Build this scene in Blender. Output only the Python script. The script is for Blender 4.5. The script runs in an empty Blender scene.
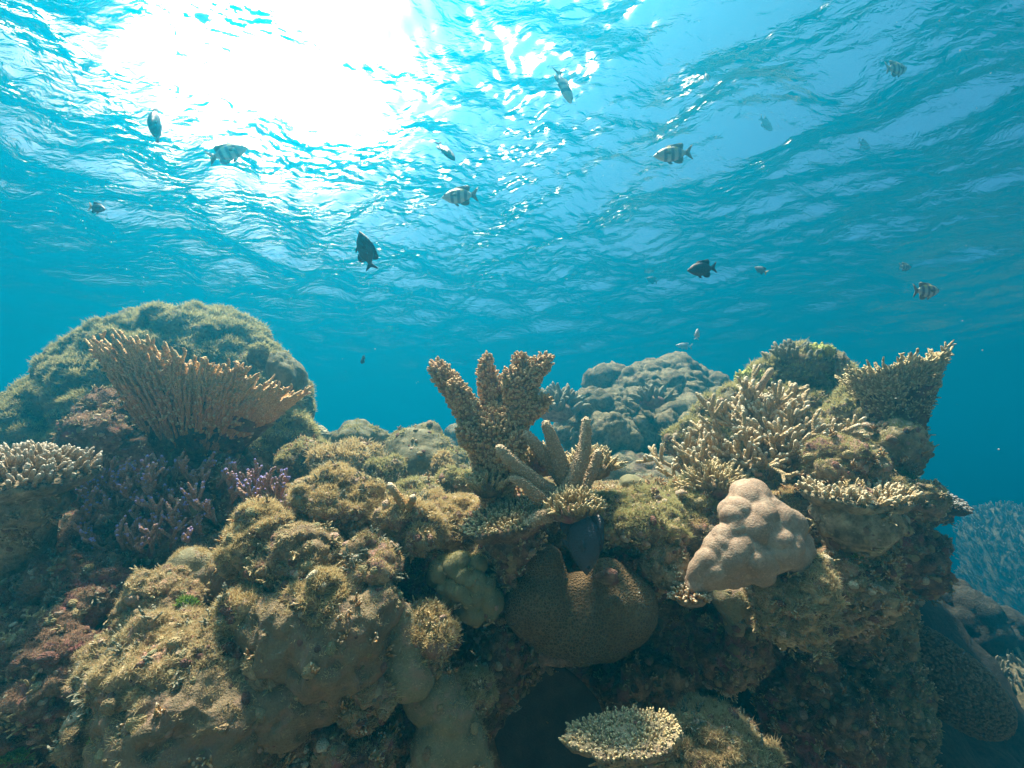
import bpy, math, random
import numpy as np
from mathutils import Vector, Matrix
R = math.radians
scene = bpy.context.scene
COL = scene.collection

# ------------------------------------------------------------------ camera
F = 430.0                      # focal length in pixels of the 1024 px frame
PITCH = R(12)
cam_d = bpy.data.cameras.new('camera')
cam = bpy.data.objects.new('camera', cam_d)
COL.objects.link(cam)
cam_d.sensor_width = 36.0
cam_d.lens = 36.0 * F / 1024.0
cam_d.clip_start = 0.02
cam_d.clip_end = 500
cam.location = (0, 0, 0)
cam.rotation_euler = (R(90) + PITCH, 0, 0)
scene.camera = cam

# ------------------------------------------------------------------ sky, sun, exposure
SUN_EL, SUN_AZ = R(76), R(-36)          # azimuth measured from +Y towards +X
world = bpy.data.worlds.new('World')
scene.world = world
world.use_nodes = True
nt = world.node_tree
bg = nt.nodes['Background']
sky = nt.nodes.new('ShaderNodeTexSky')
sky.sky_type = 'NISHITA'
sky.sun_disc = False
sky.sun_elevation = SUN_EL
sky.sun_rotation = SUN_AZ
tint = nt.nodes.new('ShaderNodeMix')            # the camera's underwater white balance
tint.data_type, tint.blend_type = 'RGBA', 'MULTIPLY'
tint.inputs[0].default_value = 1.0
tint.inputs[7].default_value = (0.36, 0.80, 1.0, 1)
nt.links.new(sky.outputs['Color'], tint.inputs[6])
nt.links.new(tint.outputs[2], bg.inputs['Color'])
sky.air_density = 0.7
sky.dust_density = 2.5
sky.ozone_density = 0.3
bg.inputs['Strength'].default_value = 0.037
sd = bpy.data.lights.new('sun', 'SUN')
sd.energy = 5.0
sd.angle = R(6)                        # the ripples spread the sun
sd.color = (1.0, 0.88, 0.67)
sun = bpy.data.objects.new('sun', sd)
COL.objects.link(sun)
to_sun = Vector((math.sin(SUN_AZ) * math.cos(SUN_EL), math.cos(SUN_AZ) * math.cos(SUN_EL), math.sin(SUN_EL)))
sun.rotation_euler = to_sun.to_track_quat('Z', 'Y').to_euler()
sun.location = to_sun * 30
vs = scene.view_settings
vs.view_transform = 'Standard'
vs.look = 'None'
vs.exposure = 2.02
vs.gamma = 1.0
vs.use_curve_mapping = False
cy = scene.cycles
cy.use_denoising = True
try:
    cy.denoiser = 'OPENIMAGEDENOISE'
except Exception:
    pass
cy.max_bounces = 8
cy.diffuse_bounces = 3
cy.glossy_bounces = 3
cy.transmission_bounces = 4
cy.volume_bounces = 2
cy.transparent_max_bounces = 12
cy.sample_clamp_indirect = 6.0
cy.caustics_reflective = False
cy.caustics_refractive = True
cy.use_adaptive_sampling = False
# ------------------------------------------------------------------ numpy noise
def _hash(ix, iy, iz, seed):
    h = (ix * 374761393 + iy * 668265263 + iz * 2147483647 + seed * 144665) & 0xFFFFFFFF
    h = ((h ^ (h >> 13)) * 1274126177) & 0xFFFFFFFF
    h = ((h ^ (h >> 16)) * 2246822519) & 0xFFFFFFFF
    return (h ^ (h >> 15)) & 0xFFFFFFFF
def noise3(p, seed=0):
    """gradient noise, about -1..1; p is (n,3)"""
    p = np.asarray(p, float)
    i = np.floor(p).astype(np.int64)
    f = p - i
    u = f * f * f * (f * (f * 6 - 15) + 10)
    out = 0
    for dx in (0, 1):
        for dy in (0, 1):
            for dz in (0, 1):
                h = _hash(i[:, 0] + dx, i[:, 1] + dy, i[:, 2] + dz, seed)
                a = (h & 1023) / 1023.0 * 2 * np.pi
                z = ((h >> 10) & 1023) / 511.5 - 1
                r = np.sqrt(np.maximum(0, 1 - z * z))
                g = r * np.cos(a) * (f[:, 0] - dx) + r * np.sin(a) * (f[:, 1] - dy) + z * (f[:, 2] - dz)
                w = (u[:, 0] if dx else 1 - u[:, 0]) * (u[:, 1] if dy else 1 - u[:, 1]) * (u[:, 2] if dz else 1 - u[:, 2])
                out = out + w * g
    return out * 1.6
def fbm(p, octaves=4, seed=0, gain=0.5):
    s, a, t = 0, 1.0, 0
    for k in range(octaves):
        s = s + a * noise3(p * (2.03 ** k) + 17.3 * k, seed + k)
        t += a
        a *= gain
    return s / t
def ridged(p, octaves=4, seed=0, gain=0.55):
    s, a, t = 0, 1.0, 0
    for k in range(octaves):
        s = s + a * (1 - 2 * np.abs(noise3(p * (2.03 ** k) + 9.1 * k, seed + k)))
        t += a
        a *= gain
    return s / t
def worley(p, seed=0):
    """distance to the nearest and second nearest feature point"""
    p = np.asarray(p, float)
    i = np.floor(p).astype(np.int64)
    d1 = np.full(len(p), 9.0)
    d2 = np.full(len(p), 9.0)
    for dx in (-1, 0, 1):
        for dy in (-1, 0, 1):
            for dz in (-1, 0, 1):
                c = i + (dx, dy, dz)
                h = _hash(c[:, 0], c[:, 1], c[:, 2], seed)
                q = np.stack([(h & 1023) / 1023.0, ((h >> 10) & 1023) / 1023.0, ((h >> 20) & 1023) / 1023.0], 1)
                d = np.linalg.norm(c + q - p, axis=1)
                m = d < d1
                d2 = np.where(m, d1, np.minimum(d2, d))
                d1 = np.where(m, d, d1)
    return d1, d2
def smooth(a, b, x):
    t = np.clip((x - a) / (b - a), 0, 1)
    return t * t * (3 - 2 * t)

# ------------------------------------------------------------------ helpers: pixels to points, meshes, tags, nodes
FW = np.array((0, math.cos(PITCH), math.sin(PITCH)))
UP = np.array((0, -math.sin(PITCH), math.cos(PITCH)))
RT = np.array((1.0, 0, 0))
def P(px, py, d):
    """the point at depth d (metres along the view axis) that the photograph shows at px, py"""
    return d * (FW + (px - 512) / F * RT + (384 - py) / F * UP)
def make_mesh(name, verts, faces, mat=None, parent=None, attrs=None, smooth_shade=True):
    """one mesh object from arrays: faces is an (n,3)/(n,4) array or a list of such arrays"""
    me = bpy.data.meshes.new(name)
    verts = np.asarray(verts, np.float32)
    if not isinstance(faces, list):
        faces = [faces]
    faces = [np.asarray(f, np.int32) for f in faces if len(f)]
    loops = np.concatenate([f.ravel() for f in faces])
    sizes = np.concatenate([np.full(len(f), f.shape[1], np.int32) for f in faces])
    starts = np.concatenate([[0], np.cumsum(sizes)[:-1]]).astype(np.int32)
    me.vertices.add(len(verts))
    me.vertices.foreach_set('co', verts.ravel())
    me.loops.add(len(loops))
    me.loops.foreach_set('vertex_index', loops)
    me.polygons.add(len(sizes))
    me.polygons.foreach_set('loop_start', starts)
    me.polygons.foreach_set('loop_total', sizes)
    me.polygons.foreach_set('use_smooth', np.full(len(sizes), smooth_shade, bool))
    me.update(calc_edges=True)
    for k, v in (attrs or {}).items():
        a = me.attributes.new(k, 'FLOAT', 'POINT')
        a.data.foreach_set('value', np.asarray(v, np.float32))
    me.validate()
    o = bpy.data.objects.new(name, me)
    COL.objects.link(o)
    if mat:
        me.materials.append(mat)
    if parent:
        o.parent = parent
    return o
def tag(o, label=None, cat=None, group=None, kind=None):
    for k, v in (('label', label), ('category', cat), ('group', group), ('kind', kind)):
        if v:
            o[k] = v
    return o
def thing(name, loc, label, cat, group=None):
    o = bpy.data.objects.new(name, None)
    COL.objects.link(o)
    o.location = tuple(loc)
    o.empty_display_size = 0.05
    return tag(o, label, cat, group)
def grid_faces(nu, nv, wrap_u=False):
    """quads of a (nv rows) x (nu columns) grid of vertices"""
    iu = np.arange(nu if wrap_u else nu - 1)
    iv = np.arange(nv - 1)
    U, V = np.meshgrid(iu, iv)
    a = V * nu + U
    b = V * nu + (U + 1) % nu
    return np.stack([a, b, b + nu, a + nu], -1).reshape(-1, 4)
class NT:
    """small node-tree writer"""
    def __init__(self, name):
        self.m = bpy.data.materials.new(name)
        self.m.use_nodes = True
        self.t = self.m.node_tree
        self.t.nodes.clear()
        self.out = self.t.nodes.new('ShaderNodeOutputMaterial')
    def n(self, kind, props=None, **inp):
        nd = self.t.nodes.new('ShaderNode' + kind)
        for k, v in (props or {}).items():
            setattr(nd, k, v)
        for k, v in inp.items():
            key = int(k[1:]) if k[0] == '_' and k[1:].isdigit() else k.replace('_', ' ')
            s = nd.inputs[key]
            if isinstance(v, bpy.types.NodeSocket):
                self.t.links.new(v, s)
            elif isinstance(v, bpy.types.Node):
                self.t.links.new(v.outputs[0], s)
            else:
                s.default_value = v
        return nd
    def ramp(self, fac, stops, interp='LINEAR'):
        nd = self.n('ValToRGB', Fac=fac)
        cr = nd.color_ramp
        cr.interpolation = interp
        while len(cr.elements) < len(stops):
            cr.elements.new(0.5)
        for e, (p, c) in zip(cr.elements, stops):
            e.position = p
            e.color = (*c, 1) if isinstance(c, tuple) else (c, c, c, 1)
        return nd.outputs['Color']
    def mix(self, fac, a, b, blend='MIX'):
        nd = self.n('Mix', {'data_type': 'RGBA', 'blend_type': blend}, _0=fac)
        for s, v in ((nd.inputs[6], a), (nd.inputs[7], b)):
            if isinstance(v, bpy.types.NodeSocket):
                self.t.links.new(v, s)
            else:
                s.default_value = (*v, 1)
        return nd.outputs[2]
    def math(self, op, a, b=0.0):
        return self.n('Math', {'operation': op}, _0=a, _1=b).outputs[0]

# ------------------------------------------------------------------ the water surface, seen from below
SURF = 2.3
def wave_height(x, y):
    h = np.zeros_like(x)
    rng = np.random.RandomState(5)
    # wind sea from the right, a little away from the camera: long crests in the photograph run left to right
    for k in range(34):
        lam = 1.5 * 0.055 ** (k / 33.0)
        th = R(66) + rng.normal(0, 0.75)
        kx, ky = math.cos(th), math.sin(th)
        amp = 0.0125 * lam ** 0.95 * rng.uniform(0.5, 1.3) * (0.6 if 0.16 < lam < 0.55 else 1.25 if lam > 0.55 else 0.9)
        wob = 0.5 * lam * noise3(np.stack([x / (2.2 * lam), y / (2.2 * lam), np.full_like(x, k * 3.7)], 1), 40 + k)
        ph = 2 * np.pi / lam * (kx * x + ky * y + wob) + rng.uniform(0, 6.28)
        s = np.sin(ph)
        h += amp * (s + 0.25 * np.cos(2 * ph))
    return h
def make_surface():
    n = 640
    t = np.linspace(-1, 1, n)
    w = 4.2 * t + 36 * np.sign(t) * np.abs(t) ** 4
    X, Y = np.meshgrid(w, w + 3.2)
    x, y = X.ravel(), Y.ravel()
    fade = np.exp(-np.maximum(0, np.hypot(x, y - 2) - 4) / 6)
    z = SURF + wave_height(x, y) * fade
    m = NT('water_surface')
    tc = m.n('TexCoord')
    mp = m.n('Mapping', Vector=tc.outputs['Object'], Scale=(1.0, 2.0, 1.0), Rotation=(0, 0, R(-18)))
    n1 = m.n('TexNoise', {'noise_dimensions': '3D'}, Vector=mp, Scale=9.0, Detail=4.0, Roughness=0.55, Distortion=0.6)
    bmp = m.n('Bump', Height=n1.outputs[0], Strength=1.0, Distance=0.018)
    fr = m.n('Fresnel', IOR=1.29, Normal=bmp)
    gn = m.n('NewGeometry').outputs['Normal']       # the sun's bloom ignores most of the ripples
    sgn = m.math('SIGN', m.n('SeparateXYZ', Vector=gn).outputs[2])
    flat = m.n('CombineXYZ', _2=sgn)
    calm = m.n('VectorMath', {'operation': 'SCALE'}, _0=flat)
    calm.inputs['Scale'].default_value = 9.0
    nrm = m.n('VectorMath', {'operation': 'NORMALIZE'}, _0=m.n('VectorMath', {'operation': 'ADD'}, _0=gn, _1=calm))
    refr = m.n('BsdfRefraction', {'distribution': 'GGX'}, Color=(1, 1, 1, 1), Roughness=0.12, IOR=0.36, Normal=nrm)
    glint = m.n('BsdfRefraction', {'distribution': 'GGX'}, Color=(1, 1, 1, 1), Roughness=0.20, IOR=0.345)
    tr = m.n('BsdfTransparent', Color=(1, 1, 1, 1))
    glo = m.n('BsdfGlossy', {'distribution': 'GGX'}, Color=(1, 1, 1, 1), Roughness=0.03, Normal=bmp)
    bloom = m.n('MixShader', _0=0.12, _1=refr.outputs[0], _2=glint.outputs[0])
    through = m.n('MixShader', _0=0.90, _1=bloom.outputs[0], _2=tr.outputs[0])
    sh = m.n('MixShader', _0=fr.outputs[0], _1=through.outputs[0], _2=glo.outputs[0])
    m.t.links.new(sh.outputs[0], m.out.inputs['Surface'])
    o = make_mesh('water_surface', np.stack([x, y, z], 1), grid_faces(n, n), m.m)
    tag(o, 'rippled water surface seen from below', None, None, 'structure')
    return o
make_surface()

# ------------------------------------------------------------------ the water itself: even haze round everything
def make_haze():
    lo, hi = np.array((-39.0, -35.0, -8.0)), np.array((39.0, 42.0, SURF + 0.25))
    v = np.array([[(hi if (k >> a) & 1 else lo)[a] for a in range(3)] for k in range(8)])
    f = np.array([(0, 2, 3, 1), (4, 5, 7, 6), (0, 1, 5, 4), (2, 6, 7, 3), (0, 4, 6, 2), (1, 3, 7, 5)])
    m = NT('sea_haze')
    vol = m.n('VolumePrincipled')
    vol.inputs['Color'].default_value = (0.0015, 0.325, 0.525, 1)
    vol.inputs['Absorption Color'].default_value = (0, 0, 0, 1)
    vol.inputs['Density'].default_value = 0.138
    vol.inputs['Anisotropy'].default_value = 0.72
    m.t.links.new(vol.outputs[0], m.out.inputs['Volume'])
    o = make_mesh('haze', v, f, m.m, smooth_shade=False)
    tag(o, 'blue sea water that fades far things', None, None, 'stuff')
make_haze()
# ------------------------------------------------------------------ shape builders
import bmesh
_ico = {}
def ico(sub):
    if sub not in _ico:
        bm = bmesh.new()
        bmesh.ops.create_icosphere(bm, subdivisions=sub, radius=1.0)
        v = np.array([p.co[:] for p in bm.verts])
        f = np.array([[q.index for q in t.verts] for t in bm.faces])
        bm.free()
        _ico[sub] = (v / np.linalg.norm(v, axis=1)[:, None], f)
    return _ico[sub]
def unit(v):
    return v / np.maximum(1e-9, np.linalg.norm(v, axis=-1, keepdims=True))
def tris_of(f):
    f = np.asarray(f)
    return f if f.shape[1] == 3 else np.concatenate([f[:, :3], f[:, [0, 2, 3]]])
def vnormals(v, f):
    t = tris_of(f)
    n = np.cross(v[t[:, 1]] - v[t[:, 0]], v[t[:, 2]] - v[t[:, 0]])
    out = np.zeros_like(v)
    for k in range(3):
        for a in range(3):
            out[:, a] += np.bincount(t[:, k], n[:, a], len(v))
    return unit(out)
def lobe_body(c, r, k=0.02, sub=5, origin=None, scale=(1, 1, 1)):
    """a closed skin round the smooth union of balls (centres c, radii r), seen from one inner point"""
    c, r = np.asarray(c, float), np.asarray(r, float)
    s = np.asarray(scale, float)
    c = c / s
    o = np.mean(c, 0) if origin is None else np.asarray(origin, float) / s
    d, f = ico(sub)
    far = np.max(np.linalg.norm(c - o, axis=1) + r) + k
    def sdf(t):
        p = o + d * t[:, None]
        q = np.linalg.norm(p[:, None, :] - c[None], axis=2) - r[None]
        m = q.min(1)
        return m - k * np.log(np.exp(-(q - m[:, None]) / k).sum(1))
    hi = np.full(len(d), far)
    lo = np.zeros(len(d))
    found = np.zeros(len(d), bool)
    prev = hi.copy()
    for t in np.linspace(far, far * 0.08, 22):
        ins = (sdf(np.full(len(d), t)) < 0) & ~found
        lo[ins] = t
        hi[ins] = prev[ins]
        found |= ins
        prev = np.where(found, prev, t)
    for _ in range(8):
        mid = (lo + hi) / 2
        ins = sdf(mid) < 0
        lo = np.where(ins, mid, lo)
        hi = np.where(ins, hi, mid)
    return (o + d * lo[:, None]) * s, f
def displace(v, f, *layers):
    """push the skin out along its normals: layers are (kind, size in metres, amount in metres, seed)"""
    n = vnormals(v, f)
    h = np.zeros(len(v))
    for kind, size, amt, seed in layers:
        p = v / size
        if kind == 'fbm':
            h += amt * fbm(p, 3, seed)
        elif kind == 'ridge':
            h += amt * ridged(p, 3, seed)
        elif kind == 'lump':
            d1, d2 = worley(p + 0.25 * np.stack([noise3(p * 0.7, seed + 5)] * 3, 1), seed)
            h += amt * (1 - np.minimum(1, d1) ** 2 * 1.6)
        elif kind == 'pit':
            h -= amt * smooth(0.12, 0.42, noise3(p, seed)) * (0.6 + 0.4 * noise3(p * 0.3, seed + 2))
        elif kind == 'cell':
            d1, d2 = worley(p, seed)
            h += amt * smooth(0.0, 0.35, d2 - d1)
    return v + n * h[:, None]
def ball_cluster(center, rx, ry, rz, n, seed, rmin=0.25, rmax=0.5, core=0.72):
    """balls over an ellipsoid; in the unit space of the ellipsoid, then scaled by the caller"""
    rng = np.random.RandomState(seed)
    q = unit(rng.normal(size=(n, 3)))
    r = rng.uniform(rmin, rmax, n)
    c = q * (1 - r)[:, None]
    c = np.concatenate([[(0, 0, 0)], c])
    r = np.concatenate([[core], r])
    s = np.array((rx, ry, rz))
    return c * s + np.asarray(center), r, s
class Geo:
    """collects pieces into one mesh"""
    def __init__(self):
        self.v, self.q, self.t, self.tip, self.n = [], [], [], [], 0
    def add(self, v, f=None, f2=None, tip=None):
        for x in (f, f2):
            if x is not None and len(x):
                (self.q if x.shape[1] == 4 else self.t).append(x + self.n)
        self.v.append(v)
        self.tip.append(np.zeros(len(v)) if tip is None else np.broadcast_to(tip, (len(v),)))
        self.n += len(v)
    def arrays(self):
        fs = [np.concatenate(x) for x in (self.q, self.t) if x]
        return np.concatenate(self.v), fs, np.concatenate(self.tip)
    def build(self, name, mat, t=None, **kw):
        v, f, tip = self.arrays()
        if t is not None:
            v = v - np.array(t.location)
        return make_mesh(name, v, f, mat, t, {'tip': tip}, **kw)
def frame(d):
    d = unit(d)
    ref = np.where(np.abs(d[..., 2:3]) > 0.9, np.array((1.0, 0, 0)), np.array((0, 0, 1.0)))
    a = unit(np.cross(d, ref))
    return a, np.cross(d, a)
def fingers(g, B, D, L, r0, r1, sides=6, bend=0.15, seed=0, ts=(0, 0.4, 0.75, 0.93), t0=0.0):
    """many short round-tipped fingers at once into Geo g"""
    rng = np.random.RandomState(seed)
    n = len(B)
    D = unit(np.asarray(D, float))
    L, r0, r1 = (np.broadcast_to(np.asarray(x, float), (n,)) for x in (L, r0, r1))
    a, b = frame(D)
    w = rng.normal(size=(n, 2)) * bend
    bv = a * w[:, :1] + b * w[:, 1:]
    ang = np.linspace(0, 2 * np.pi, sides, endpoint=False)
    rings, tips = [], []
    for k, t in enumerate(ts):
        c = B + D * (L * t)[:, None] + bv * (L * t * t)[:, None]
        rr = r0 + (r1 - r0) * t / ts[-2]
        if k == len(ts) - 1:
            rr = r1 * 0.62
        jit = 1 + 0.16 * rng.normal(size=(n, sides, 1)) if k else 1
        ring = c[:, None] + (a[:, None] * np.cos(ang)[None, :, None] + b[:, None] * np.sin(ang)[None, :, None]) * (rr[:, None, None] if np.ndim(rr) else rr) * jit
        rings.append(ring)
        tips.append(np.full((n, sides), t0 + (1 - t0) * t))
    apex = (B + D * L[:, None] + bv * L[:, None])[:, None]
    V = np.concatenate(rings + [apex], 1)
    per = len(ts) * sides + 1
    q = []
    for k in range(len(ts) - 1):
        for s in range(sides):
            q.append((k * sides + s, k * sides + (s + 1) % sides, (k + 1) * sides + (s + 1) % sides, (k + 1) * sides + s))
    t3 = [((len(ts) - 1) * sides + s, (len(ts) - 1) * sides + (s + 1) % sides, per - 1) for s in range(sides)]
    off = (np.arange(n) * per)[:, None, None]
    T = np.concatenate(tips + [np.ones((n, 1))], 1)
    g.add(V.reshape(-1, 3), (np.array(q)[None] + off).reshape(-1, 4), (np.array(t3)[None] + off).reshape(-1, 3), T.ravel())
def tube(g, pts, rad, sides=8, tip=None, wob=0.0, seed=0):
    """one round-ended branch along a path"""
    pts = np.asarray(pts, float)
    rad = np.asarray(rad, float)
    n = len(pts)
    tg = unit(np.gradient(pts, axis=0))
    a, _ = frame(tg[0])
    ang = np.linspace(0, 2 * np.pi, sides, endpoint=False)
    rng = np.random.RandomState(seed)
    rows = []
    for k in range(n):
        a = unit(a - tg[k] * np.dot(a, tg[k]))
        b = np.cross(tg[k], a)
        rr = rad[k] * (1 + wob * rng.normal(size=(sides, 1)))
        rows.append(pts[k] + rr * (np.cos(ang)[:, None] * a + np.sin(ang)[:, None] * b))
    rows.append((pts[-1] + tg[-1] * rad[-1] * 0.55) + 0.62 * rad[-1] * (np.cos(ang)[:, None] * a + np.sin(ang)[:, None] * b))
    apex = pts[-1] + tg[-1] * rad[-1] * 0.9
    V = np.concatenate(rows + [apex[None]])
    q = grid_faces(sides, n + 1, True)
    base = n * sides
    t3 = np.array([(base + s, base + (s + 1) % sides, base + sides) for s in range(sides)])
    tv = np.concatenate([np.repeat(np.linspace(0, 0.97, n) if tip is None else tip, sides), np.full(sides + 1, 1.0 if tip is None else tip[-1])])
    g.add(V, q, t3, tv)
def sample(v, f, n, seed, keep=None):
    """n random points on a mesh with their normals; keep(points, normals) gives a chance 0..1"""
    rng = np.random.RandomState(seed)
    t = tris_of(f)
    A, B, C = v[t[:, 0]], v[t[:, 1]], v[t[:, 2]]
    nr = np.cross(B - A, C - A)
    ar = np.linalg.norm(nr, axis=1)
    idx = rng.choice(len(t), n, p=ar / ar.sum())
    u, w = rng.rand(n, 1), rng.rand(n, 1)
    flip = (u + w) > 1
    u, w = np.where(flip, 1 - u, u), np.where(flip, 1 - w, w)
    p = A[idx] + u * (B[idx] - A[idx]) + w * (C[idx] - A[idx])
    m = nr[idx] / np.maximum(1e-12, ar[idx, None])
    if keep is not None:
        k = rng.rand(n) < keep(p, m)
        p, m = p[k], m[k]
    return p, m
def area(v, f):
    t = tris_of(f)
    return np.linalg.norm(np.cross(v[t[:, 1]] - v[t[:, 0]], v[t[:, 2]] - v[t[:, 0]]), axis=1).sum() / 2
def turf(name, v, f, mat, t=None, per_m2=60000, length=0.016, width=0.0022, up=0.15, clump=0.035, cover=0.0, seed=0, kind='stuff', label=None, limit=None):
    """a coat of filamentous algae: thousands of fine blades in clumps on the upper faces"""
    n = int(per_m2 * area(v, f))
    def keep(p, m):
        c = 0.5 + 0.5 * fbm(p / clump, 2, seed + 3)
        big = 0.5 + 0.5 * noise3(p / (clump * 4), seed + 9)
        k = smooth(up - 0.35, up + 0.35, m[:, 2]) * smooth(0.38 - cover, 0.56 - cover, 0.5 * c + 0.5 * big)
        if limit is not None:
            k = k * limit(p, m)
        return k
    p, m = sample(v, f, n, seed, keep)
    if len(p) < 5:
        return None
    rng = np.random.RandomState(seed + 1)
    n = len(p)
    c = 0.5 + 0.5 * fbm(p / clump, 2, seed + 3)
    L = length * (0.25 + 1.9 * np.clip(c - 0.25, 0, 1)) * rng.uniform(0.6, 1.3, n)
    d = unit(m + (0, 0, 0.35) + 0.55 * rng.normal(size=(n, 3)))
    side = unit(np.cross(d, rng.normal(size=(n, 3)))) * (width * rng.uniform(0.6, 1.3, (n, 1)))
    kink = rng.normal(size=(n, 3)) * (L * 0.30)[:, None]
    b = p - m * 0.003
    mid = b + d * (L * 0.6)[:, None]
    V = np.stack([b - side, b + side, mid + side * 0.8, mid - side * 0.8, b + d * L[:, None] + kink], 1).reshape(-1, 3)
    o = (np.arange(n) * 5)[:, None]
    Q = o + np.array([[0, 1, 2, 3]])
    T = o + np.array([[3, 2, 4]])
    tip = np.tile([0, 0, 0.6, 0.6, 1.0], n)
    var = np.repeat(np.clip(0.5 + 0.5 * noise3(p / 0.05, seed + 21) + 0.25 * rng.normal(size=n), 0, 1), 5)
    if t is not None:
        V = V - np.array(t.location)
    o = make_mesh(name, V, [Q, T], mat, t, {'tip': tip, 'var': var}, smooth_shade=False)
    if t is not None:
        o['kind'] = kind
    else:
        tag(o, label, None, None, kind)
    return o
def nodules(v, f, t, per_m2=2600, seed=0, rmin=0.003, rmax=0.013, limit=None, kind_only=False):
    """knobs of crust, sponge and young coral grown onto a rock: lumps and little sprigs, as two parts of the rock"""
    rng = np.random.RandomState(seed)
    def keep(p, m):
        k = smooth(0.34, 0.60, 0.5 + 0.5 * fbm(p / 0.05, 2, seed + 1)) * (m[:, 1] < 0.55)
        return k * limit(p, m) if limit is not None else k
    p, m = sample(v, f, int(per_m2 * area(v, f)), seed, keep)
    if len(p) < 4:
        return
    n = len(p)
    iv, itri = ico(2)
    r = rmin + (rmax - rmin) * rng.rand(n) ** 2.5
    q = iv[None] * (r * rng.uniform(0.7, 1.3, n))[:, None, None] * rng.uniform(0.75, 1.25, (n, 1, 3))
    q = q - m[:, None] * (0.35 * (q * m[:, None]).sum(2, keepdims=True))
    V = (p[:, None] + q).reshape(-1, 3)
    nz = fbm(V / 0.008, 2, seed + 5) * 0.45
    V = V + (q * 1.0).reshape(-1, 3) * nz[:, None]
    T = (itri[None] + (np.arange(n) * len(iv))[:, None, None]).reshape(-1, 3)
    var = np.repeat(np.clip(0.5 + 0.55 * fbm(p / 0.09, 2, seed + 7) + 0.16 * rng.normal(size=n), 0, 1), len(iv))
    o = make_mesh('crust_lumps', V - np.array(t.location), T, M['crust'], t, {'var': var})
    o['kind'] = 'stuff'
    k = max(2, n // 7)
    c, cm = p[:k], m[:k]
    reps = 7
    B = np.repeat(c, reps, 0) + rng.normal(size=(k * reps, 3)) * 0.005
    D = np.repeat(cm, reps, 0) + (0, 0, 0.5) + 0.5 * rng.normal(size=(k * reps, 3))
    g = Geo()
    fingers(g, B, D, rng.uniform(0.008, 0.022, k * reps), 0.0028, 0.0020, 6, 0.2, seed + 3)
    o = g.build('coral_sprigs', M[('goldtip', 'orange', 'creamtip', 'slope')[seed % 4]], t)
    o['kind'] = 'stuff'
def part(name, v, f, mat, t, attrs=None, label=None):
    o = make_mesh(name, v - np.array(t.location), f, mat, t, attrs)
    if label:
        o['label'] = label
    return o

# ------------------------------------------------------------------ materials
def surface(m, color, bump_h=None, dist=0.004, rough=0.85, spec=0.25, transl=None):
    bs = m.n('BsdfPrincipled', Base_Color=color, Roughness=rough)
    bs.inputs['Specular IOR Level'].default_value = spec
    if bump_h is not None:
        b = m.n('Bump', Height=bump_h, Strength=1.0, Distance=dist)
        m.t.links.new(b.outputs[0], bs.inputs['Normal'])
    if transl:
        tl = m.n('BsdfTranslucent', Color=color)
        mx = m.n('MixShader', _0=transl, _1=bs.outputs[0], _2=tl.outputs[0])
        m.t.links.new(mx.outputs[0], m.out.inputs['Surface'])
    else:
        m.t.links.new(bs.outputs[0], m.out.inputs['Surface'])
    return m.m
def geo_pos(m):
    return m.n('NewGeometry').outputs['Position']
def rock_mat(name, cols, pink=0.25, pink_col=(0.16, 0.045, 0.06), speck=(0.42, 0.36, 0.26), scale=1.0):
    """encrusted rock: three tones, crusts of red coralline algae and pale flecks"""
    m = NT(name)
    p = geo_pos(m)
    n1 = m.n('TexNoise', Vector=p, Scale=9.0 * scale, Detail=5.0, Roughness=0.65, Distortion=0.4)
    n2 = m.n('TexNoise', Vector=p, Scale=38.0 * scale, Detail=5.0, Roughness=0.7)
    n3 = m.n('TexNoise', Vector=p, Scale=130.0 * scale, Detail=3.0, Roughness=0.7)
    base = m.ramp(n1.outputs[0], [(0.32, cols[0]), (0.5, cols[1]), (0.66, cols[2])])
    fine = m.ramp(n2.outputs[0], [(0.36, (0.50, 0.47, 0.44)), (0.62, (1.45, 1.38, 1.28))])
    c = m.mix(1.0, base, fine, 'MULTIPLY')
    pk = m.n('TexNoise', Vector=p, Scale=6.0 * scale, Detail=4.0, Roughness=0.75)
    pm = m.math('MULTIPLY', m.ramp(pk.outputs[0], [(0.53, 0.0), (0.62, 1.0)]), min(1.0, pink * 2))
    pcol = m.mix(n2.outputs[0], pink_col, tuple(min(1, x * 2.6) for x in pink_col))
    c = m.mix(pm, c, pcol)
    sp = m.ramp(n3.outputs[0], [(0.60, 0.0), (0.70, 0.75)])
    c = m.mix(sp, c, speck)
    h = m.math('ADD', m.math('MULTIPLY', n2.outputs[0], 1.0), m.math('MULTIPLY', n3.outputs[0], 0.55))
    return surface(m, c, h, 0.016 / scale, 0.9)
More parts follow.
